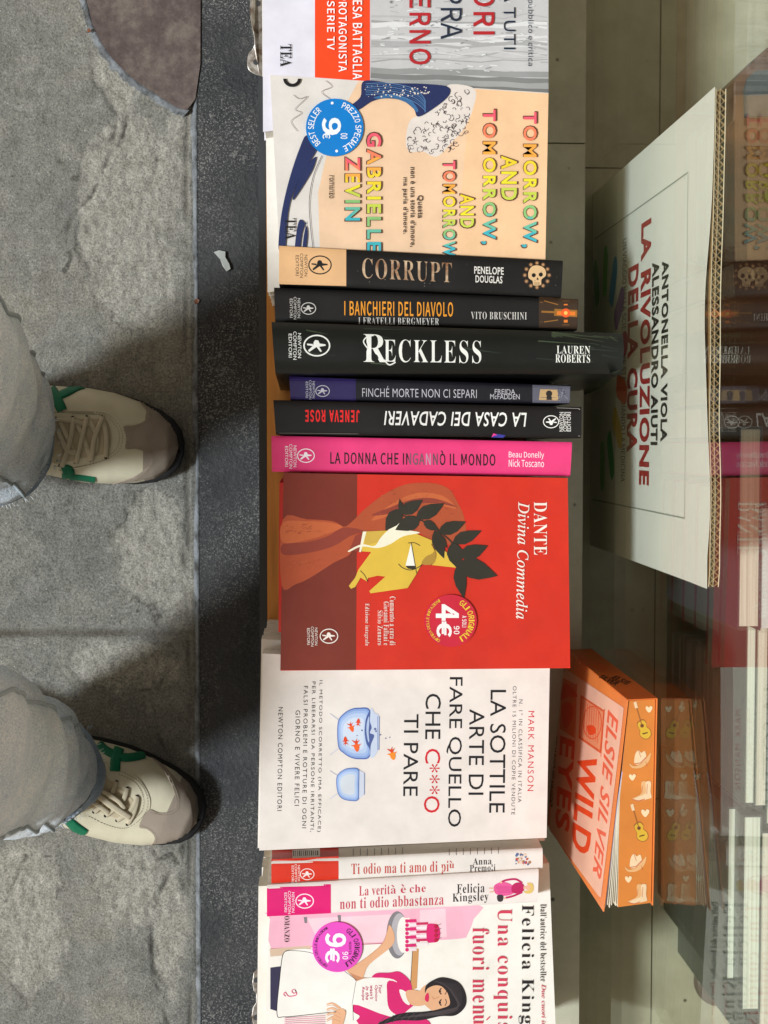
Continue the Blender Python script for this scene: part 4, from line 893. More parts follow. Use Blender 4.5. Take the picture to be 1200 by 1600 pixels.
# ------------------------------------------------------------------ orange book standing against the glass
def wild():
    ZT = .52; O1 = paper(238, 134, 66); PKP = paper(244, 190, 164); OR = paper(236, 76, 34); OD = paper(222, 110, 44); K = paper(60, 30, 20); EDGE = paper(216, 130, 56)
    A0 = P(980.4, 1094.6, ZT); B0 = P(942.7, 1424.7, ZT); C0 = P(1035, 1092.5, ZT); D0 = P(1020.5, 1415, ZT)
    for p in (A0, B0, C0, D0): p.x = min(p.x, XG - .0012)
    zb = LEDGE + .0005; d = Vector((-.019 * (ZT - zb) / 1.0, .016 * (ZT - zb), -(ZT - zb)))
    root = empty('paperback', (A0 + B0 + C0 + D0) / 4 + d, 'orange paperback standing against the glass, guitars, hats and boots printed on its page edge', 'book')
    n = (B0 - A0).cross(d).normalized()
    if n.x > 0: n = -n
    mb = MB(); t_ = -n * .0006
    mb.hexa([A0, A0 + t_, B0 + t_, B0], [p + d for p in (A0, A0 + t_, B0 + t_, B0)], O1)
    mb.hexa([C0 - Vector((.0006, 0, 0)), C0, D0, D0 - Vector((.0006, 0, 0))], [p + d for p in (C0 - Vector((.0006, 0, 0)), C0, D0, D0 - Vector((.0006, 0, 0)))], O1)
    sp = Vector((0, .0007, 0)); mb.hexa([A0 + sp, C0 + sp, C0, A0], [p + d for p in (A0 + sp, C0 + sp, C0, A0)], OD)
    def fn(px, py, L):
        r = ray(px, py); o = Vector((0, 0, CZ)); t = (A0 + n * (.0001 + L) - o).dot(n) / r.dot(n); return o + r * t
    A = Art(mb, fn); zq = lambda pts: Z(3.719, 850, 1000, pts)
    A.poly([(974.5, 1106), (970, 1150), (939, 1402), (936, 1401), (858, 1296), (866, 1190), (878, 1052), (884, 1045)], PKP)
    A.textq('ELSIE SILVER', [(949.8, 1108), (926, 1362), (939, 1376), (967.5, 1116.5)], paper(238, 100, 70), 'ital')
    A.textq('WILD', [(904, 1172), (892, 1322), (920.5, 1341), (933, 1186)], OR, 'heavy'); A.textq('EYES', [(875, 1149), (867, 1291), (889, 1303), (899, 1158)], OR, 'heavy')
    A.textq('SGUARDO SELVAGGIO', [(866, 1148), (858, 1256), (863, 1262), (871, 1149)], K, 'ital')
    L_ = paper(226, 96, 56); F_ = paper(240, 160, 120)
    A.poly(zq([(212, 318), (352, 410), (330, 660), (200, 570)]), L_); A.poly(zq([(222, 336), (344, 418), (324, 640), (210, 560)]), paper(238, 150, 110))
    for i in range(7): A.line(zq([(240 + i * 13, 360 + i * 9), (232 + i * 13, 545 + i * 9)]), .8, OR)
    A.ring(*zq([(280, 480)])[0], 15, 26, 1.2, OR, 24); A.smooth(zq([(250, 500), (290, 500), (300, 540), (262, 550)]), OR, 4)
    A.poly(zq([(105, 215), (190, 262), (176, 570), (92, 515)]), paper(232, 120, 70)); A.smooth(zq([(118, 250), (180, 300), (192, 330), (140, 330), (95, 345)]), OR, 4); A.smooth(zq([(110, 370), (160, 370), (168, 440), (130, 515), (105, 460)]), OR, 4)
    A.line(zq([(190, 250), (180, 580)]), .8, OR); A.line(zq([(352, 400), (330, 680)]), .8, OR)
    # spine lettering
    s0 = A0 + sp; s1 = C0 + sp; sn = Vector((0, 1, 0)); sn = (s1 - s0).cross(d).normalized(); sn = sn if sn.y > 0 else -sn
    def fsp(px, py, L):
        r = ray(px, py); o = Vector((0, 0, CZ)); t = (s0 + sn * (.0001 + L) - o).dot(sn) / r.dot(sn); return o + r * t
    S = Art(mb, fsp)
    S.textq('ELSIE', [(954.5, 1059), (981, 1071), (987, 1065.5), (961, 1054.5)], K, 'ital'); S.textq('SILVER', [(935, 1058.5), (961, 1071.5), (968, 1066), (941, 1053)], K, 'ital')
    S.textq('WILD EYES', [(898, 1035), (944, 1050), (952, 1044), (905, 1022)], paper(232, 90, 40), 'heavy')
    mb.build('cover', root)
    # page block, top edge sprayed orange and printed
    pb = MB(); q = .0015; lt = A0 + Vector((.0012, -.0004, -q)); rt = C0 + Vector((-.0012, -.0004, -q)); rb = D0 + Vector((-.0012, .0014, -q)); lb = B0.lerp(D0, .30) + Vector((0, .0014, -q)); lm = A0.lerp(B0, .45).lerp(C0.lerp(D0, .45), .09); lm.z -= q
    PG = pages(236, 226, 204, 'X', 1400)
    loop = [lt, lm, lb, rb, rt]; m_ = len(loop)
    pb.add(loop + [p + d for p in loop], [tuple(range(m_))[::-1]] , EDGE); pb.add(loop + [p + d for p in loop], [(i, (i + 1) % m_, (i + 1) % m_ + m_, i + m_) for i in range(m_)], PG)
    # loose leaves fanned between the block and the lifted cover
    for k_ in range(1, 7):
        u = k_ / 7; e = B0.lerp(lb, u); st_ = lm.lerp(lt, .25)
        a_ = [st_, lm.lerp(A0.lerp(B0, .5), .6 * (1 - u)), e + Vector((0, .001 + .0012 * (k_ % 3), -q + .0002))]
        th = Vector((.00045, 0, 0)); pb.add([p for p in a_] + [p + th for p in a_] + [p + d for p in a_] + [p + d + th for p in a_], [(0, 1, 4, 3), (1, 2, 5, 4), (0, 1, 7, 6), (1, 2, 8, 7), (3, 4, 10, 9), (4, 5, 11, 10), (2, 5, 11, 8)], PG if k_ > 1 else paper(206, 196, 224))
    E = Art(pb, lambda x, y, L: P(x, y, ZT - q + L))
    YG = paper(220, 176, 56); SK = paper(228, 176, 120); BR = paper(160, 96, 44); CR = paper(238, 206, 164); RB_ = paper(200, 110, 80)
    def guitar(x, y):
        T = lambda a, b: zq([(x + a, y + b)])[0]
        for g_, m_ in ((1.0, BR), (.90, YG)):
            E.smooth([T(8 + (a - 8) * g_, 22 + (b - 22) * g_) for a, b in ((-24, -42), (-2, -50), (16, -32), (18, -8), (40, 12), (46, 44), (26, 66), (-2, 64), (-22, 44), (-22, 16), (-34, -8), (-38, -28))], m_, 4)
        E.disc(*T(-8, -12), 3.2, BR, n=16); E.disc(*T(-8, -12), 2.0, paper(90, 56, 30), n=14); E.line([T(-10, -18), T(-40, -118)], 1.7, BR); E.poly([T(-58, -146), T(-42, -154), T(-32, -116), T(-48, -112)], CR); E.line([T(-6, 36), T(24, 28)], 1.8, paper(70, 46, 26))
    def hat(x, y):
        T = lambda a, b: zq([(x + a * .86, y + b * .86)])[0]
        E.smooth([T(*p) for p in ((-70, 30), (-40, 50), (10, 35), (50, -10), (76, -40), (60, 20), (10, 60), (-50, 62))], SK, 4); E.smooth([T(*p) for p in ((-36, 30), (-30, -30), (-8, -58), (10, -40), (34, -52), (44, -10), (20, 22), (-10, 40))], CR, 4); E.line([T(-34, 34), T(6, 28), T(44, -10)], 1.5, RB_); E.line([T(40, 20), T(50, 52)], .8, RB_); E.line([T(-8, -56), T(8, -10)], .9, RB_)
    def boot(x, y):
        T = lambda a, b: zq([(x + a * .84, y + b * .84)])[0]
        for o in (0, 30):
            E.smooth([T(*p) for p in ((-20 + o, -62), (16 + o, -66), (14 + o, 0), (22 + o, 40), (4 + o, 50), (-40 + o * .5, 62), (-84 + o * .5, 52), (-50 + o * .5, 34), (-18 + o, 10))], CR if o else SK, 3)
        E.line([T(22, -50), T(18, 20)], .9, RB_); E.line([T(-84, 54), T(-40, 66), T(4, 52)], 1.3, RB_); E.line([T(-12, -40), T(-14, 8)], .8, RB_)
    def heart(x, y, s_=1):
        T = lambda a, b: zq([(x + a * s_, y + b * s_)])[0]
        E.smooth([T(*p) for p in ((0, 20), (-18, 0), (-16, -16), (-4, -14), (0, -8), (8, -18), (20, -12), (16, 4))], paper(244, 214, 170), 4)
    guitar(578, 510); guitar(560, 1105); hat(556, 690); hat(530, 1292); boot(582, 880); boot(556, 1478); heart(610, 402); heart(513, 797); heart(588, 1005, 1.2); heart(490, 1390)
    pb.build('page_block', root)
wild()

# ------------------------------------------------------------------ cardboard sign inside the window
def sign():
    X0 = .2425; ZB = FLOOR_IN + .0003; dt_ = X0 * F / (1117 - NAD[0]); ZT = CZ - dt_ ; Y1 = YATZ(128, ZT); Y0 = YATZ(923, ZT); TH = .0062
    m, t, b = base('white_board', rgb(246, 249, 246), .5, .3)
    bump(t, b, noise_node(t, 12, 3).outputs[0], .3, .005)
    kraft, tk, bk = base('corrugated_card', rgb(186, 150, 106), .9, .1)
    root = empty('cardboard_sign', (X0, (Y0 + Y1) / 2, ZB), 'white cardboard sign with red and black capitals standing inside the shop window', 'sign')
    N = 60
    def top(y): 
        u = (y - Y0) / (Y1 - Y0)
        return ZT - .0065 * math.sin(math.pi * u) ** 2 - .0016 * math.sin(u * 23) * (1 - u) - .004 * (u < .04) * (1 - u / .04)
    def pull(y):                                # how far the paper has peeled from its board
        u = (y - Y0) / (Y1 - Y0); return .0004 + .0032 * math.exp(-((u - .55) / .18) ** 2) + .0012 * math.exp(-((u - .05) / .05) ** 2)
    mb = MB(); rows = []
    for j in range(24):
        v = j / 23; r = []
        for i in range(N + 1):
            y = lerp(Y0, Y1, i / N); f_ = max(0, (v - .82) / .18)
            r.append((X0 - pull(y) * f_ ** 2, y, lerp(ZB, top(y), v)))
        rows.append(r)
    mb.grid(rows, m)
    mb.grid([[(x + .0004, y, z) for x, y, z in r] for r in rows], m)
    mb.add(rows[-1] + [(x + .0004, y, z) for x, y, z in rows[-1]], [(i, i + 1, i + N + 2, i + N + 1) for i in range(N)], paper(244, 240, 232))
    front = mb
    zl = lambda v: v
    A = Art(front, lambda y, z, L: Vector((X0 - .0002 - L - pull(y) * max(0, ((z - ZB) / (ZT - ZB) - .82) / .18) ** 2, y, z)))
    K = paper(28, 28, 30); RD = paper(168, 34, 40); SH = paper(166, 174, 168)
    def tx(s, y0, y1, z0, z1, mm_, sty='black'):
        A.textq(s, [(y0, z0), (y1, z0), (y1, z1), (y0, z1)], mm_, sty)
    dd = lambda px: X0 * F / (px - NAD[0]); zz = lambda px: CZ - dd(px); yy = lambda py, px: -(py - NAD[1]) / F * dd(px)
    tx('ANTONELLA VIOLA', yy(405, 1042), yy(690, 1042), zz(1036.5), zz(1047), K); tx('ALESSANDRO AIUTI', yy(407, 1027), yy(695, 1027), zz(1021), zz(1032), K)
    tx('LA RIVOLUZIONE', yy(345, 1010), yy(758, 1010), zz(1003), zz(1019), RD); tx('DELLA CURA', yy(415, 990), yy(707, 990), zz(983), zz(999.5), RD)
    tx('UN VIAGGIO NELLA SCIENZA CHE STA CAMBIANDO LA MEDICINA', yy(372, 978), yy(753, 978), zz(974), zz(980.5), K, 'cjk')
    # border of the inner sheet: its edge shade painted as a flat grey line
    yi0, yi1, zi = yy(809, 1069), yy(263, 1084), (zz(1084) + zz(1069)) / 2
    A.line([(yi0, ZB + .01), (yi0, zi), (yi1, zi), (yi1, ZB + .01)], .0011, SH)
    cy_, cz_ = yy(585, 909), ZB + .05
    for a, col in ((-88, (140, 220, 150)), (-62, (70, 190, 120)), (-38, (238, 206, 60)), (-14, (232, 96, 50)), (10, (190, 60, 110)), (34, (150, 100, 200)), (58, (90, 180, 245)), (84, (120, 215, 110)), (112, (80, 190, 120))):
        c, s_ = math.cos(R(a)), math.sin(R(a)); q = [(cy_ + s_ * r + c * w, cz_ + c * r - s_ * w) for r, w in ((.060, -.006), (.066, -.0095), (.092, -.0095), (.100, -.006), (.102, 0), (.100, .006), (.092, .0095), (.066, .0095), (.060, .006))]
        A.poly(q, paper(*col))
    front.build('front_sheet', root)
    bb = MB(); rows = []
    bb.grid([[(X0 + .0006, lerp(Y0 + .001, Y1 - .001, i / N), ZB + v * (top(lerp(Y0, Y1, i / N)) - .0006 - ZB)) for i in range(N + 1)] for v in (0, 1)], kraft)
    bb.grid([[(X0 + TH, lerp(Y0 + .001, Y1 - .001, i / N), ZB + v * (top(lerp(Y0, Y1, i / N)) - .0004 - ZB)) for i in range(N + 1)] for v in (0, 1)], kraft)
    for y in (Y0 + .001, Y1 - .001): bb.add([(X0 + .0006, y, ZB), (X0 + TH, y, ZB), (X0 + TH, y, ZT - .006), (X0 + .0006, y, ZT - .006)], [(0, 1, 2, 3)], kraft)
    LT = paper(206, 172, 126)
    # fluting: two zigzag walls with open gaps, running down into the board
    for k_, (xa, xb) in enumerate(((X0 + .0007, X0 + .0032), (X0 + .0032, X0 + TH - .0001))):
        zzg = []; M = 128
        for i in range(M + 1):
            y = lerp(Y0 + .001, Y1 - .001, i / M); zzg.append((xa if (i + k_) % 2 else xb, y, top(y) - .0004))
        bb.add(zzg + [(x, y, z - .05) for x, y, z in zzg], [(i, i + 1, i + M + 2, i + M + 1) for i in range(M)], LT)
        bb.add(zzg + [(x + .00045, y, z) for x, y, z in zzg], [(i, i + 1, i + M + 2, i + M + 1) for i in range(M)], LT)
    for x, w_ in ((X0 + .0004, .0004), (X0 + .0031, .0002), (X0 + TH, .0006)):
        e = [(x, lerp(Y0 + .001, Y1 - .001, i / N), top(lerp(Y0, Y1, i / N))) for i in range(N + 1)]
        bb.add(e + [(a + w_, y, z) for a, y, z in e], [(i, i + 1, i + N + 2, i + N + 1) for i in range(N)], paper(240, 226, 200))
        bb.add(e + [(a, y, z - .05) for a, y, z in e], [(i, i + 1, i + N + 2, i + N + 1) for i in range(N)], kraft)
    bb.build('corrugated_board', root)
sign()

# ------------------------------------------------------------------ wooden stand and wrapped books inside the window
mwd, twd, bwd = base('dark_brown_wood', rgb(140, 88, 44), .45, .4)
n_ = noise_node(twd, 1, 5, .6, stretch=(8, 60, 60)); twd.links.new(ramp(twd, n_.outputs[0], [(.3, rgb(72, 42, 20)), (.7, rgb(112, 70, 36))]).outputs[0], bwd.inputs['Base Color'])
ZS = .26
stand = empty('wooden_stand', P(1250, 560, FLOOR_IN), 'low brown wooden stand with cut corners on the window floor behind the sign', 'stand')
def slab(pts, z0, z1, m, nm, par, bv=.002):
    b = MB(); W = [P(x, y, z1) for x, y in pts]; n = len(W); b.add(W + [Vector((p.x, p.y, z0)) for p in W], [tuple(range(n))[::-1]] + [(i, (i + 1) % n, (i + 1) % n + n, i + n) for i in range(n)], m); return b.build(nm, par, bv)
slab([(1100, 235), (1128, 205), (1133, 199), (1145, 186), (1146, 128), (1152, 119), (1199, 74), (1420, 60), (1430, 980), (1110, 990)], FLOOR_IN, ZS, mwd, 'top_board', stand)
mdk, tdk, bdk = base('dark_cloth', rgb(52, 58, 62), .8, .2); tdk.links.new(ramp(tdk, noise_node(tdk, 30, 4).outputs[0], [(.3, rgb(36, 42, 44)), (.7, rgb(84, 90, 94))]).outputs[0], bdk.inputs['Base Color'])
slab([(1170, 120), (1182, 110), (1330, 100), (1330, 178), (1165, 182), (1164, 138)], ZS + .0005, ZS + .006, mdk, 'inset_panel', stand, .001)
def wrap_mat():
    m = bpy.data.materials.new('clear_film'); m.use_nodes = True; t = m.node_tree
    for q in list(t.nodes): t.nodes.remove(q)
    o = t.nodes.new('ShaderNodeOutputMaterial'); a = t.nodes.new('ShaderNodeBsdfTransparent'); g_ = t.nodes.new('ShaderNodeBsdfGlossy'); mi = t.nodes.new('ShaderNodeMixShader'); d = t.nodes.new('ShaderNodeBsdfDiffuse'); m2 = t.nodes.new('ShaderNodeMixShader')
    a.inputs[0].default_value = (.965, .985, .97, 1); g_.inputs[1].default_value = .12; d.inputs[0].default_value = (.8, .9, .86, 1); mi.inputs[0].default_value = .07; m2.inputs[0].default_value = .025
    tc = t.nodes.new('ShaderNodeTexCoord'); n = t.nodes.new('ShaderNodeTexNoise'); n.inputs['Scale'].default_value = 45; t.links.new(tc.outputs['Object'], n.inputs[0]); bn = t.nodes.new('ShaderNodeBump'); bn.inputs['Strength'].default_value = .6; bn.inputs['Distance'].default_value = .004; t.links.new(n.outputs[0], bn.inputs['Height']); t.links.new(bn.outputs[0], g_.inputs['Normal'])
    t.links.new(a.outputs[0], mi.inputs[1]); t.links.new(g_.outputs[0], mi.inputs[2]); t.links.new(mi.outputs[0], m2.inputs[1]); t.links.new(d.outputs[0], m2.inputs[2]); t.links.new(m2.outputs[0], o.inputs[0]); return m
FILM = wrap_mat()
def wrapped(px0, px1, py0, py1, z, label, front, pg, edge=None):
    a = P(px0, py0, z); b_ = P(px1, py1, z); y0, y1 = b_.y, a.y; x0, x1 = a.x, b_.x; zb = (ZS if py0 < 900 else FLOOR_IN) + .0005
    root = empty('wrapped_book', ((x0 + x1) / 2, (y0 + y1) / 2, zb), label, 'book', 'film wrapped books standing inside the window')
    b = MB(); b.box((x0, y0, zb), (x0 + .0008, y1, z), front); b.box((x1 - .0008, y0, zb), (x1, y1, z), edge or front); b.box((x0 + .0009, y1 - .001, zb), (x1 - .0009, y1, z), front); b.build('cover', root, .0005)
    b = MB(); b.box((x0 + .001, y0 + .0015, zb + .001), (x1 - .001, y1 - .0012, z - .0012), pg); b.build('page_block', root)
    b = MB(); b.box((x0 - .00025, y0 - .0012, zb + .0002), (x1 + .00025, y1 + .0012, z + .001), FILM); b.build('film', root)
GP = pages(240, 242, 230, 'X', 900); WPG = pages(244, 234, 222, 'X', 900)
DKF = paper(44, 58, 54); TEAL = paper(146, 172, 164); NVY = paper(58, 60, 78)
wrapped(1156, 1187, 668, 982, .47, 'wrapped book with a dark cover and pinkish page edge, nearest the end of the sign', NVY, WPG)
wrapped(1189, 1240, 792, 985, .47, 'wrapped white book partly out of frame beside the pinkish page edge', NVY, paper(236, 236, 240), paper(60, 62, 70))
wrapped(1166, 1180, 962, 1258, .44, 'thin wrapped book with pale green edge, first of the narrow group at the right edge', DKF, GP, TEAL)
wrapped(1181.5, 1199, 955, 1262, .44, 'wrapped book between the thin pale green one and the picture edge', DKF, WPG, TEAL)
wrapped(1200.5, 1236, 940, 1290, .44, 'wrapped book at the picture edge, farthest from the orange paperback', DKF, GP, TEAL)
wrapped(1137, 1160, 1262, 1532, .42, 'thin wrapped book with pale green edge standing in front of the thick pair', DKF, GP, TEAL)
wrapped(1161.5, 1187, 1275, 1580, .44, 'wrapped book with a dark back edge, middle of the lower right trio', DKF, GP, paper(50, 62, 76))
wrapped(1188.5, 1232, 1300, 1660, .44, 'wrapped thick book at the lower right corner of the picture', DKF, WPG, paper(50, 62, 76))
# ring shaped grey holder lying on the floor
hm = paper(96, 84, 76); b = MB(); c = P(1124, 1532, FLOOR_IN + .006)
for rr in (0,):
    b.tube([c + Vector((.017 * math.cos(R(i * 15)), .017 * math.sin(R(i * 15)), 0)) for i in range(25)], .006, hm, 10, False)
tag(b.build('tape_roll'), 'small grey brown ring lying on the window floor by the wrapped books', 'tape roll')

# ------------------------------------------------------------------ scraps on the ground
def scrap(name, pts, z, m, label, cat, th=.0015):
    b = MB(); W = [P(x, y, z + random.uniform(0, .0012)) for x, y in pts]; n = len(W)
    b.add(W + [p - Vector((0, 0, th)) for p in W], [tuple(range(n))[::-1]] + [(i, (i + 1) % n, (i + 1) % n + n, i + n) for i in range(n)], m)
    return tag(b.build(name), label, cat)
plast, _, _ = base('clouded_plastic', rgb(176, 178, 172), .35, .5)
scrap('plastic_scrap', [(334, 394), (342, 391), (352, 393), (352, 402), (358, 412), (360, 420), (354, 424), (348, 416), (344, 405)], .0075, plast, 'crumpled clear plastic scrap lying on the dark stone strip', 'scrap', .002)
leafm = paper(122, 70, 40)
scrap('dry_leaf_bit', [(303, 470), (308, 466), (312, 469), (309, 474), (305, 475)], .006, leafm, 'tiny brown leaf fragment by the upper shoe shadow on the stone joint', 'leaf')
scrap('dry_leaf_bit', [(136, 46), (140, 44), (142, 49), (137, 51)], .010, leafm, 'tiny brown fragment at the edge of the metal plate', 'leaf')

# ------------------------------------------------------------------ person: jeans and sneakers
def denim(hem=False):
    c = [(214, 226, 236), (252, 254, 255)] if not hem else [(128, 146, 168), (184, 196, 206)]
    m, t, b = base('worn_denim', rgb(*c[0]), .9, .15)
    n1 = noise_node(t, 34, 6, .72); n2 = noise_node(t, 1, 3, .7, stretch=(500, 900, 300)); n3 = noise_node(t, 1100, 2)
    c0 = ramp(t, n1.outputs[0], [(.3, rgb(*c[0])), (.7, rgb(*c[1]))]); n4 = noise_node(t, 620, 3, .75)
    c1 = t.nodes.new('ShaderNodeMix'); c1.data_type = 'RGBA'; c1.blend_type = 'MULTIPLY'; c1.inputs[0].default_value = 1
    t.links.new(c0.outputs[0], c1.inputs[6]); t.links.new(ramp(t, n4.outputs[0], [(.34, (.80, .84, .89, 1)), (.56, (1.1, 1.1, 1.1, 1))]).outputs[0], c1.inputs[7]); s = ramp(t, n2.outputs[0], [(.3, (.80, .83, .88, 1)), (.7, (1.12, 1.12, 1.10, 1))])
    t.links.new(mixc(t, 1, c1.outputs[2], s.outputs[0], 'MULTIPLY'), b.inputs['Base Color'])
    pv = bump(t, b, n2.outputs[0], .8, .0014); pv = bump(t, b, noise_node(t, 90, 5, .7).outputs[0], .5, .003, pv); bump(t, b, n3.outputs[0], .4, .0006, pv)
    b.inputs['Sheen Weight'].default_value = .15
    return m
DEN = denim(); HEM = denim(True); FRAY = paper(226, 230, 232, .9); SEAM = paper(176, 186, 192, .9)
CREAM = None
def leather(name, c, rough=.45, sc=300, st=.15):
    m, t, b = base(name, rgb(*c), rough, .4)
    n1 = noise_node(t, 26, 5, .6); n2 = noise_node(t, sc, 3)
    rp = ramp(t, n1.outputs[0], [(.3, (.88, .87, .84, 1)), (.7, (1.04, 1.04, 1.04, 1))]); t.links.new(mixc(t, 1, rgb(*c), rp.outputs[0], 'MULTIPLY'), b.inputs['Base Color'])
    pv = bump(t, b, n1.outputs[0], .25, .003); bump(t, b, n2.outputs[0], st, .0005, pv); return m
LEA = leather('cream_leather', (218, 210, 184)); SUE = leather('grey_suede', (166, 152, 138), .95, 700, .5); GRE = leather('green_leather', (12, 112, 78), .5); SOL = leather('black_rubber', (30, 29, 30), .7); LAC = leather('cream_lace', (206, 194, 168), .9, 1200, .6); TON = leather('tongue_suede', (200, 186, 158), .9, 600, .4); STI = paper(150, 138, 112); DKH = paper(30, 28, 26)
LEGS = [dict(hem=(-5, 694, .088, .052), knee=(-174, 554, .50, .0815), side=1), dict(hem=(57, 1198, .092, .0555), knee=(-138, 1168, .50, .074), side=-1)]
person = empty('person', (-.28, -.12, 0), 'person standing at the ledge in pale blue jeans and cream sneakers with green stripes', 'person')
FOLDS = [[(.15, .5, .35, .030, .10), (.20, -.9, -.3, .022, .12), (.23, .2, .2, .026, .10), (.28, -.3, -.5, .03, .11), (.33, .9, .4, .03, .10), (.40, 0, .3, .04, .08), (.185, 1.4, -.2, .02, .09)],
         [(.14, -.4, -.3, .024, .11), (.19, .7, .35, .028, .12), (.235, -.8, .25, .024, .11), (.27, .3, -.45, .028, .10), (.33, -.2, .4, .03, .10), (.40, .3, -.3, .04, .08), (.17, -1.3, .3, .02, .09)]]
def folds(a, z, li):
    a = (a + math.pi) % (2 * math.pi) - math.pi; o = 0
    for z0, a0, sl, wd, am in FOLDS[li]:
        d = (z - z0 - sl * .09 * (a - a0)) / wd; o += am * (math.exp(-(d * 1.6) ** 2) - .55 * math.exp(-((d - .9) * 1.8) ** 2)) * math.exp(-((a - a0) / .95) ** 2)
    return o
def trousers():
    mb = MB(); n = 72
    for li, L in enumerate(LEGS):
        h = P(*L['hem'][:3]); k = P(*L['knee'][:3]); hip = Vector((-.345, -.12 + .10 * L['side'], .78))
        rows = []
        J = 90
        for j in range(J + 1):
            u = j / J
            if u < .55: c = h.lerp(k, u / .55); r = lerp(L['hem'][3], L['knee'][3], (u / .55) ** .8)
            else: c = k.lerp(hip, (u - .55) / .45); r = lerp(L['knee'][3], .088, (u - .55) / .45)
            row = []
            for i in range(n):
                a = 2 * math.pi * i / n
                w = 1 + folds(a, c.z, li) + .07 * noise.noise((math.cos(a) * 1.4 + li * 9, math.sin(a) * 1.4, u * 7)) + .07 * noise.noise((math.cos(a) * 1.5 + 3, math.sin(a) * 1.5 + li * 5, u * 26 + math.sin(a) * .8)) * (1 - u) + .025 * noise.noise((math.cos(a) * 5, math.sin(a) * 5 + li * 5, u * 40))
                if u < .16: w += .06 * math.sin(a * 2 + li * 2 + u * 30) * (.16 - u) / .16 - .07 * math.exp(-((u - .07) / .05) ** 2)
                row.append((c.x + r * w * math.cos(a), c.y + r * w * math.sin(a), c.z + .004 * math.sin(a * 3 + li) * (u < .03)))
            rows.append(row)
        mb.grid(rows, DEN, True, True)
        # doubled hem band, slightly darker and frayed, with an inside
        base_ = rows[0]; up = rows[1]; c = h
        def sc(row, s_, dz): return [(c.x + (x - c.x) * s_, c.y + (y - c.y) * s_, z + dz) for x, y, z in row]
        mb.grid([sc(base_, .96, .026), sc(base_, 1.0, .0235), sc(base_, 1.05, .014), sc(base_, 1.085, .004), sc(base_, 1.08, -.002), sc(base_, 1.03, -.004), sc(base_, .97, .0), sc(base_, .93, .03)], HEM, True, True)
        for i in range(80):                      # frayed white threads and two rows of hem stitching
            a = random.uniform(0, 6.28); p = Vector((c.x + L['hem'][3] * 1.085 * math.cos(a), c.y + L['hem'][3] * 1.085 * math.sin(a), c.z + random.uniform(-.003, .004))); mb.tube([p, p + Vector((math.cos(a) * random.uniform(.001, .0035) + random.uniform(-.002, .002), math.sin(a) * random.uniform(.001, .0035) + random.uniform(-.002, .002), random.uniform(-.003, .002)))], .00035, FRAY, 4, False)
        for zz_, s_ in ((.0235, 1.006), (.020, 1.022)):
            for i in range(0, n):
                a0, a1 = 2 * math.pi * (i + .1) / n, 2 * math.pi * (i + .75) / n; rr = L['hem'][3] * s_
                bw_ = lambda a: 1 + .06 * math.sin(a * 2 + li * 2) - .07 * math.exp(-1.96)
                mb.tube([(c.x + rr * math.cos(a) * 1.0, c.y + rr * math.sin(a) * 1.0, c.z + zz_) for a in (a0, a1)], .0006, SEAM, 4, False)
        for a_s in (.55, -1.0):                  # side seams: a raised welt down the leg
            rr_ = []
            for j in range(2, 60):
                k_ = int(a_s / (2 * math.pi) * n) % n; x, y, z = rows[j][k_]; cx_, cy_ = sum(q[0] for q in rows[j]) / n, sum(q[1] for q in rows[j]) / n
                rr_.append((cx_ + (x - cx_) * 1.012, cy_ + (y - cy_) * 1.012, z))
            mb.tube(rr_, .0016, SEAM, 6, False)
        for i in range(40):
            a = random.uniform(0, 6.28); p = Vector((c.x + L['hem'][3] * 1.08 * math.cos(a), c.y + L['hem'][3] * 1.08 * math.sin(a), c.z - .003)); mb.tube([p, p + Vector((.003 * math.cos(a) + random.uniform(-.002, .002), .003 * math.sin(a) + random.uniform(-.002, .002), -random.uniform(.001, .006)))], .0003, HEM, 4, False)
    hips = []
    for z, rx, ry in ((.70, .06, .16), (.74, .09, .19), (.78, .10, .195), (.80, .098, .19)):
        hips.append([(-.355 + rx * math.cos(2 * math.pi * i / n), -.12 + ry * math.sin(2 * math.pi * i / n), z) for i in range(n)])
    mb.grid(hips[:4], DEN, True, True); mb.add(hips[3], [tuple(range(n))], DEN)
    mb.build('jeans', person)
trousers()

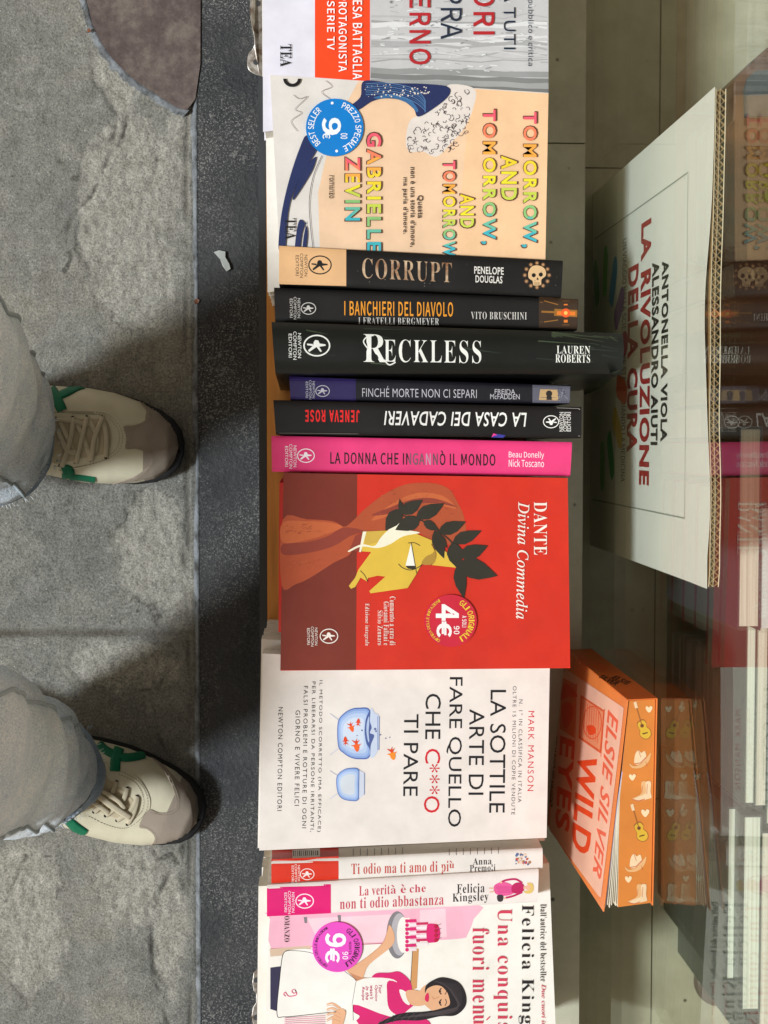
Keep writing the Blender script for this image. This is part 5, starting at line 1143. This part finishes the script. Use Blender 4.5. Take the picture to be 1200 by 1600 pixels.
class Shoe:
    """sneaker lofted along its length; s runs from the toe back to the heel"""
    LEN = .275
    def __init__(S, toe, ang, side, up):
        S.toe = Vector((toe.x, toe.y, 0)); S.d = Vector((math.cos(ang), math.sin(ang), 0)); S.l = Vector((-math.sin(ang), math.cos(ang), 0)) * side   # l points to the inner side
    HW = [(0, .0), (.003, .013), (.010, .0235), (.022, .0325), (.040, .0395), (.065, .0445), (.09, .046), (.12, .044), (.155, .0395), (.19, .036), (.23, .034), (.255, .029), (.268, .019), (.275, 0)]
    HT = [(0, .030), (.01, .042), (.03, .050), (.06, .056), (.09, .064), (.12, .076), (.15, .090), (.18, .104), (.21, .106), (.25, .100), (.275, .085)]
    def ip(S, T, s):
        for (a, va), (b, vb) in zip(T, T[1:]):
            if s <= b: return lerp(va, vb, (s - a) / (b - a))
        return T[-1][1]
    def ctr(S, s): return .007 * math.exp(-(s / .05) ** 2) - .006 * math.exp(-((s - .16) / .05) ** 2)
    def pt(S, s, a, grow=0, zmin=.012):
        w = S.ip(S.HW, s) + grow; h = S.ip(S.HT, s) - zmin
        ca, sa = math.cos(a), math.sin(a); e = .72 if s < .11 else .85
        y = w * math.copysign(abs(ca) ** .62, ca); z = zmin + h * abs(sa) ** e * (1.0)
        return S.toe - S.d * s + S.l * (y + S.ctr(s)) + Vector((0, 0, z))
    def build(S, root):
        mb = MB(); NA = 40; ss = [S.LEN * (i / 90) ** 1.35 for i in range(91)]; ss[0] = .0002; ss[-1] = S.LEN - .0003
        rows = [[S.pt(s, math.pi * k / NA) for k in range(NA + 1)] for s in ss]
        ti = next(i for i, s in enumerate(ss) if s > .030)
        mb.grid(rows[:ti + 1], SUE); mb.grid(rows[ti:], LEA)
        S.bvh = BVHTree.FromPolygons([Vector(v) for v in mb.v], mb.f)
        up = mb.build('upper', root)
        # rubber sole, rolled up at the toe
        so = MB(); out = []
        for s in ss: out.append((s, 1))
        ring_ = []
        def outline(g, z):
            L_ = []; 
            for sg in (1, -1):
                seq = ss if sg == 1 else ss[::-1]
                for s in seq:
                    w = S.ip(S.HW, s); gg = g * (.08 if s > .055 else .08 + 1.6 * (1 - s / .055)); t_ = (w + gg) * sg
                    fwd = gg * max(0, 1 - s / .03) * 1.0
                    L_.append(S.toe - S.d * (s - fwd) + S.l * (t_ + S.ctr(s)) + Vector((0, 0, z + .010 * max(0, 1 - s / .05) ** 1.5)))
            return L_
        so.grid([outline(-.004, .0006), outline(.0012, .0006), outline(.0030, .004), outline(.0032, .012), outline(.0022, .017), outline(-.002, .018)], SOL, True, True)
        n = len(outline(0, 0)); so.add(outline(-.004, .0006), [tuple(range(n))], SOL)
        so.build('sole', root)
    def drop(S, px, py, off):
        r = ray(px, py).normalized(); hit = S.bvh.ray_cast(Vector((0, 0, CZ)), r)
        if hit[0] is None: return None
        n = hit[1]; n = n if n.z > 0 else -n
        return hit[0] + n * off
    def drape(S, mb, pts, off, m, k=4, cell=3.0, closed=True, th=.0006):
        pts = spl(pts, k) if closed else pts
        co = [Vector(p) for p in pts]; n = len(co)
        xs = [p[0] for p in pts]; ys = [p[1] for p in pts]; extra = []
        x = min(xs)
        def inside(q):
            c = False; j = n - 1
            for i in range(n):
                if (pts[i][1] > q[1]) != (pts[j][1] > q[1]) and q[0] < (pts[j][0] - pts[i][0]) * (q[1] - pts[i][1]) / (pts[j][1] - pts[i][1]) + pts[i][0]: c = not c
                j = i
            return c
        while x < max(xs):
            y = min(ys)
            while y < max(ys):
                if inside((x, y)): extra.append(Vector((x, y)))
                y += cell
            x += cell
        r = delaunay_2d_cdt(co + extra, [], [list(range(n))], 1, 1e-4)
        V = [S.drop(v.x, v.y, off) for v in r[0]]; idx = {}; vv = []
        for i, p in enumerate(V):
            if p is not None: idx[i] = len(vv); vv.append(p)
        mb.add(vv, [tuple(idx[i] for i in f) for f in r[2] if all(i in idx for i in f)], m, True)
        # skirt so the patch has an edge
        ring_ = [S.drop(p[0], p[1], off) for p in pts]; low = [S.drop(p[0], p[1], off - th) for p in pts]
        sv = []; sf = []
        for i in range(n):
            j = (i + 1) % n
            if all(q is not None for q in (ring_[i], ring_[j], low[i], low[j])): o = len(sv); sv += [ring_[i], ring_[j], low[j], low[i]]; sf.append((o, o + 1, o + 2, o + 3))
        mb.add(sv, sf, m)
    def band(S, mb, pts, w, off, m, thick=.0012, arch=True):
        """flat lace or strap laid over the shoe"""
        pts = splo(pts, 6); n = len(pts); rows = []
        for i, (x, y) in enumerate(pts):
            a = pts[max(0, i - 1)]; b = pts[min(n - 1, i + 1)]; dx, dy = b[0] - a[0], b[1] - a[1]; l = math.hypot(dx, dy) or 1; nx, ny = -dy / l, dx / l
            t = i / (n - 1); lift = off + (.0016 * math.sin(math.pi * t) if arch else 0); row = []
            for q, e in ((-.5, -thick), (-.5, 0), (-.25, .0004), (0, .0005), (.25, .0004), (.5, 0), (.5, -thick)):
                p = S.drop(x + nx * w * q, y + ny * w * q, lift + e)
                if p is None: p = rows[-1][len(row)] if rows else None
                if p is None: break
                row.append(p)
            if len(row) == 7: rows.append(row)
        if len(rows) > 1: mb.grid(rows, m)
    def stitches(S, mb, pts, m, gap=3.2, off=.0012):
        pts = splo(pts, 14); acc = 0
        for a, b in zip(pts, pts[1:]):
            acc += math.hypot(b[0] - a[0], b[1] - a[1])
            if acc > gap:
                acc = 0; p = S.drop(*a, off); q = S.drop(a[0] + (b[0] - a[0]) * 1.2, a[1] + (b[1] - a[1]) * 1.2, off)
                if p and q: mb.tube([p, q], .00035, m, 4, False)
    def hole(S, mb, x, y, r, m):
        p = [S.drop(x + r * math.cos(i * .785), y + r * math.sin(i * .785), .0017) for i in range(8)]
        if all(p): mb.add(p, [tuple(range(8))], m)

def shoe1():
    root = bpy.data.objects.new('sneaker', None); COL.objects.link(root); root.parent = person; root.matrix_parent_inverse = Matrix.Translation(-Vector(person.location))
    S = Shoe(P(279, 689, .03), R(-3), -1, None); S.build(root)
    q = lambda pts: Z(2.727, 0, 560, pts)
    b = MB(); S.drape(b, q([(455, 122), (500, 122), (560, 140), (640, 178), (700, 214), (745, 270), (760, 330), (750, 400), (715, 458), (650, 500), (570, 522), (480, 533), (560, 508), (620, 470), (645, 432), (628, 404), (580, 386), (535, 385), (540, 340), (526, 292), (572, 286), (616, 266), (627, 236), (590, 186), (530, 148)]), .0010, SUE, 3); b.build('toe_cap', root)
    b = MB(); S.drape(b, q([(150, 228), (240, 224), (340, 222), (420, 224), (470, 236), (512, 270), (534, 320), (534, 366), (510, 410), (468, 436), (400, 456), (300, 472), (215, 486), (150, 490)]), .0009, LEA, 3)
    S.stitches(b, q([(160, 234), (300, 229), (430, 233), (480, 256), (514, 300), (522, 350), (502, 398), (460, 426), (380, 450), (250, 474)]), STI); S.stitches(b, q([(300, 236), (425, 240), (470, 262), (502, 304), (508, 350), (490, 392), (455, 418)]), STI)
    S.stitches(b, q([(545, 350), (548, 380), (590, 378), (636, 396), (656, 430), (630, 474), (575, 516)]), STI); S.stitches(b, q([(534, 300), (580, 294), (624, 272), (638, 236), (600, 186), (540, 144)]), STI)
    b.build('eyestay', root)
    b = MB(); S.drape(b, q([(170, 268), (300, 262), (430, 258), (462, 280), (474, 330), (466, 380), (440, 408), (340, 424), (220, 440)]), .0014, TON, 3); b.build('tongue', root)
    for x, y in ((236, 256), (307, 252), (368, 250), (432, 251), (256, 452), (320, 440), (385, 432), (450, 421)):
        b = MB(); c = q([(x, y)])[0]; S.hole(b, c[0], c[1], 2.6, DKH); b.build('eyelet', root)
    b = MB()
    for pts, w, o in (([(434, 252), (452, 330), (450, 420)], 12, .0022), ([(372, 252), (410, 330), (404, 400)], 11, .0022), ([(310, 254), (350, 330), (388, 432)], 11, .0024), ([(250, 262), (280, 330), (318, 402)], 11, .0026), ([(436, 252), (400, 340), (388, 432)], 11, .0040), ([(370, 252), (345, 340), (322, 440)], 11, .0042), ([(308, 254), (296, 340), (262, 452)], 11, .0044), ([(240, 300), (280, 385), (320, 396)], 11, .0040), ([(232, 262), (300, 268), (376, 285)], 9, .0034)):
        S.band(b, q(pts), w / 1.0 * .62 * .95 + 1.0, o, LAC)
    b.build('lace', root)
    for pts, w, o in (([(138, 186), (210, 176), (280, 148), (330, 122), (358, 114)], 12, .0011), ([(212, 128), (236, 164), (264, 224)], 16, .0013), ([(270, 484), (288, 478), (292, 506)], 20, .0013), ([(200, 522), (262, 506), (330, 506), (405, 516)], 8, .0011)):
        b = MB(); S.band(b, q(pts), w, o, GRE, .0012, False)
        if b.v: b.build('stripe', root)
shoe1()
def shoe2():
    root = bpy.data.objects.new('sneaker', None); COL.objects.link(root); root.parent = person; root.matrix_parent_inverse = Matrix.Translation(-Vector(person.location))
    S = Shoe(P(303, 1296, .03), R(-24), 1, None); S.build(root)
    q = lambda pts: Z(2.58, 0, 980, pts)
    b = MB(); S.drape(b, q([(610, 528), (650, 552), (700, 604), (745, 660), (768, 720), (772, 790), (745, 850), (690, 884), (600, 888), (520, 886), (590, 882), (622, 862), (618, 834), (590, 812), (560, 802), (596, 736), (640, 748), (690, 742), (708, 716), (704, 672), (672, 600), (640, 556)]), .0010, SUE, 3); b.build('toe_cap', root)
    b = MB(); S.drape(b, q([(400, 545), (470, 572), (540, 598), (580, 640), (604, 690), (600, 740), (560, 790), (510, 820), (450, 812), (370, 780), (300, 735), (320, 640)]), .0009, LEA, 3)
    S.stitches(b, q([(430, 566), (500, 588), (560, 626), (592, 682), (590, 736), (552, 784), (500, 808), (430, 794), (350, 756)]), STI); S.stitches(b, q([(470, 590), (540, 624), (576, 680), (574, 734), (540, 774)]), STI)
    S.stitches(b, q([(560, 796), (600, 810), (630, 840), (620, 872), (560, 892)]), STI); S.stitches(b, q([(604, 744), (660, 756), (708, 742), (720, 700), (700, 640), (664, 570)]), STI)
    b.build('eyestay', root)
    b = MB(); S.drape(b, q([(400, 600), (460, 630), (530, 690), (545, 730), (520, 765), (470, 768), (400, 740), (340, 700)]), .0014, TON, 3); b.build('tongue', root)
    for x, y in ((420, 600), (468, 622), (512, 648), (552, 680), (320, 716), (376, 742), (424, 758), (470, 776), (512, 792)):
        b = MB(); c = q([(x, y)])[0]; S.hole(b, c[0], c[1], 2.6, DKH); b.build('eyelet', root)
    b = MB()
    for pts, w, o in (([(552, 680), (530, 730), (470, 776)], 7.5, .0022), ([(512, 648), (490, 700), (426, 756)], 7.5, .0024), ([(468, 622), (440, 680), (378, 742)], 7.5, .0026), ([(420, 602), (390, 660), (322, 714)], 7.5, .0028), ([(554, 684), (540, 740), (514, 790)], 7.5, .0022), ([(360, 690), (400, 716), (436, 742)], 7, .0046), ([(372, 656), (440, 706), (520, 760)], 9.5, .0056), ([(400, 650), (470, 690), (500, 725)], 7, .0050)):
        S.band(b, q(pts), w, o, LAC)
    b.build('lace', root)
    for pts, w, o in (([(398, 470), (430, 500), (490, 525), (540, 524), (582, 514)], 12, .0011), ([(480, 490), (466, 532), (462, 582)], 16, .0013), ([(270, 770), (300, 800), (345, 832)], 14, .0012)):
        b = MB(); S.band(b, q(pts), w, o, GRE, .0012, False)
        if b.v: b.build('stripe', root)
shoe2()

# single-mesh things get their origin at their own base
for o in list(COL.objects):
    if o.type == 'MESH' and o.parent is None:
        me = o.data; xs = [v.co for v in me.vertices]
        c = Vector((sum(v.x for v in xs) / len(xs), sum(v.y for v in xs) / len(xs), min(v.z for v in xs)))
        if o.get('kind') != 'structure': me.transform(Matrix.Translation(-c)); o.location = c
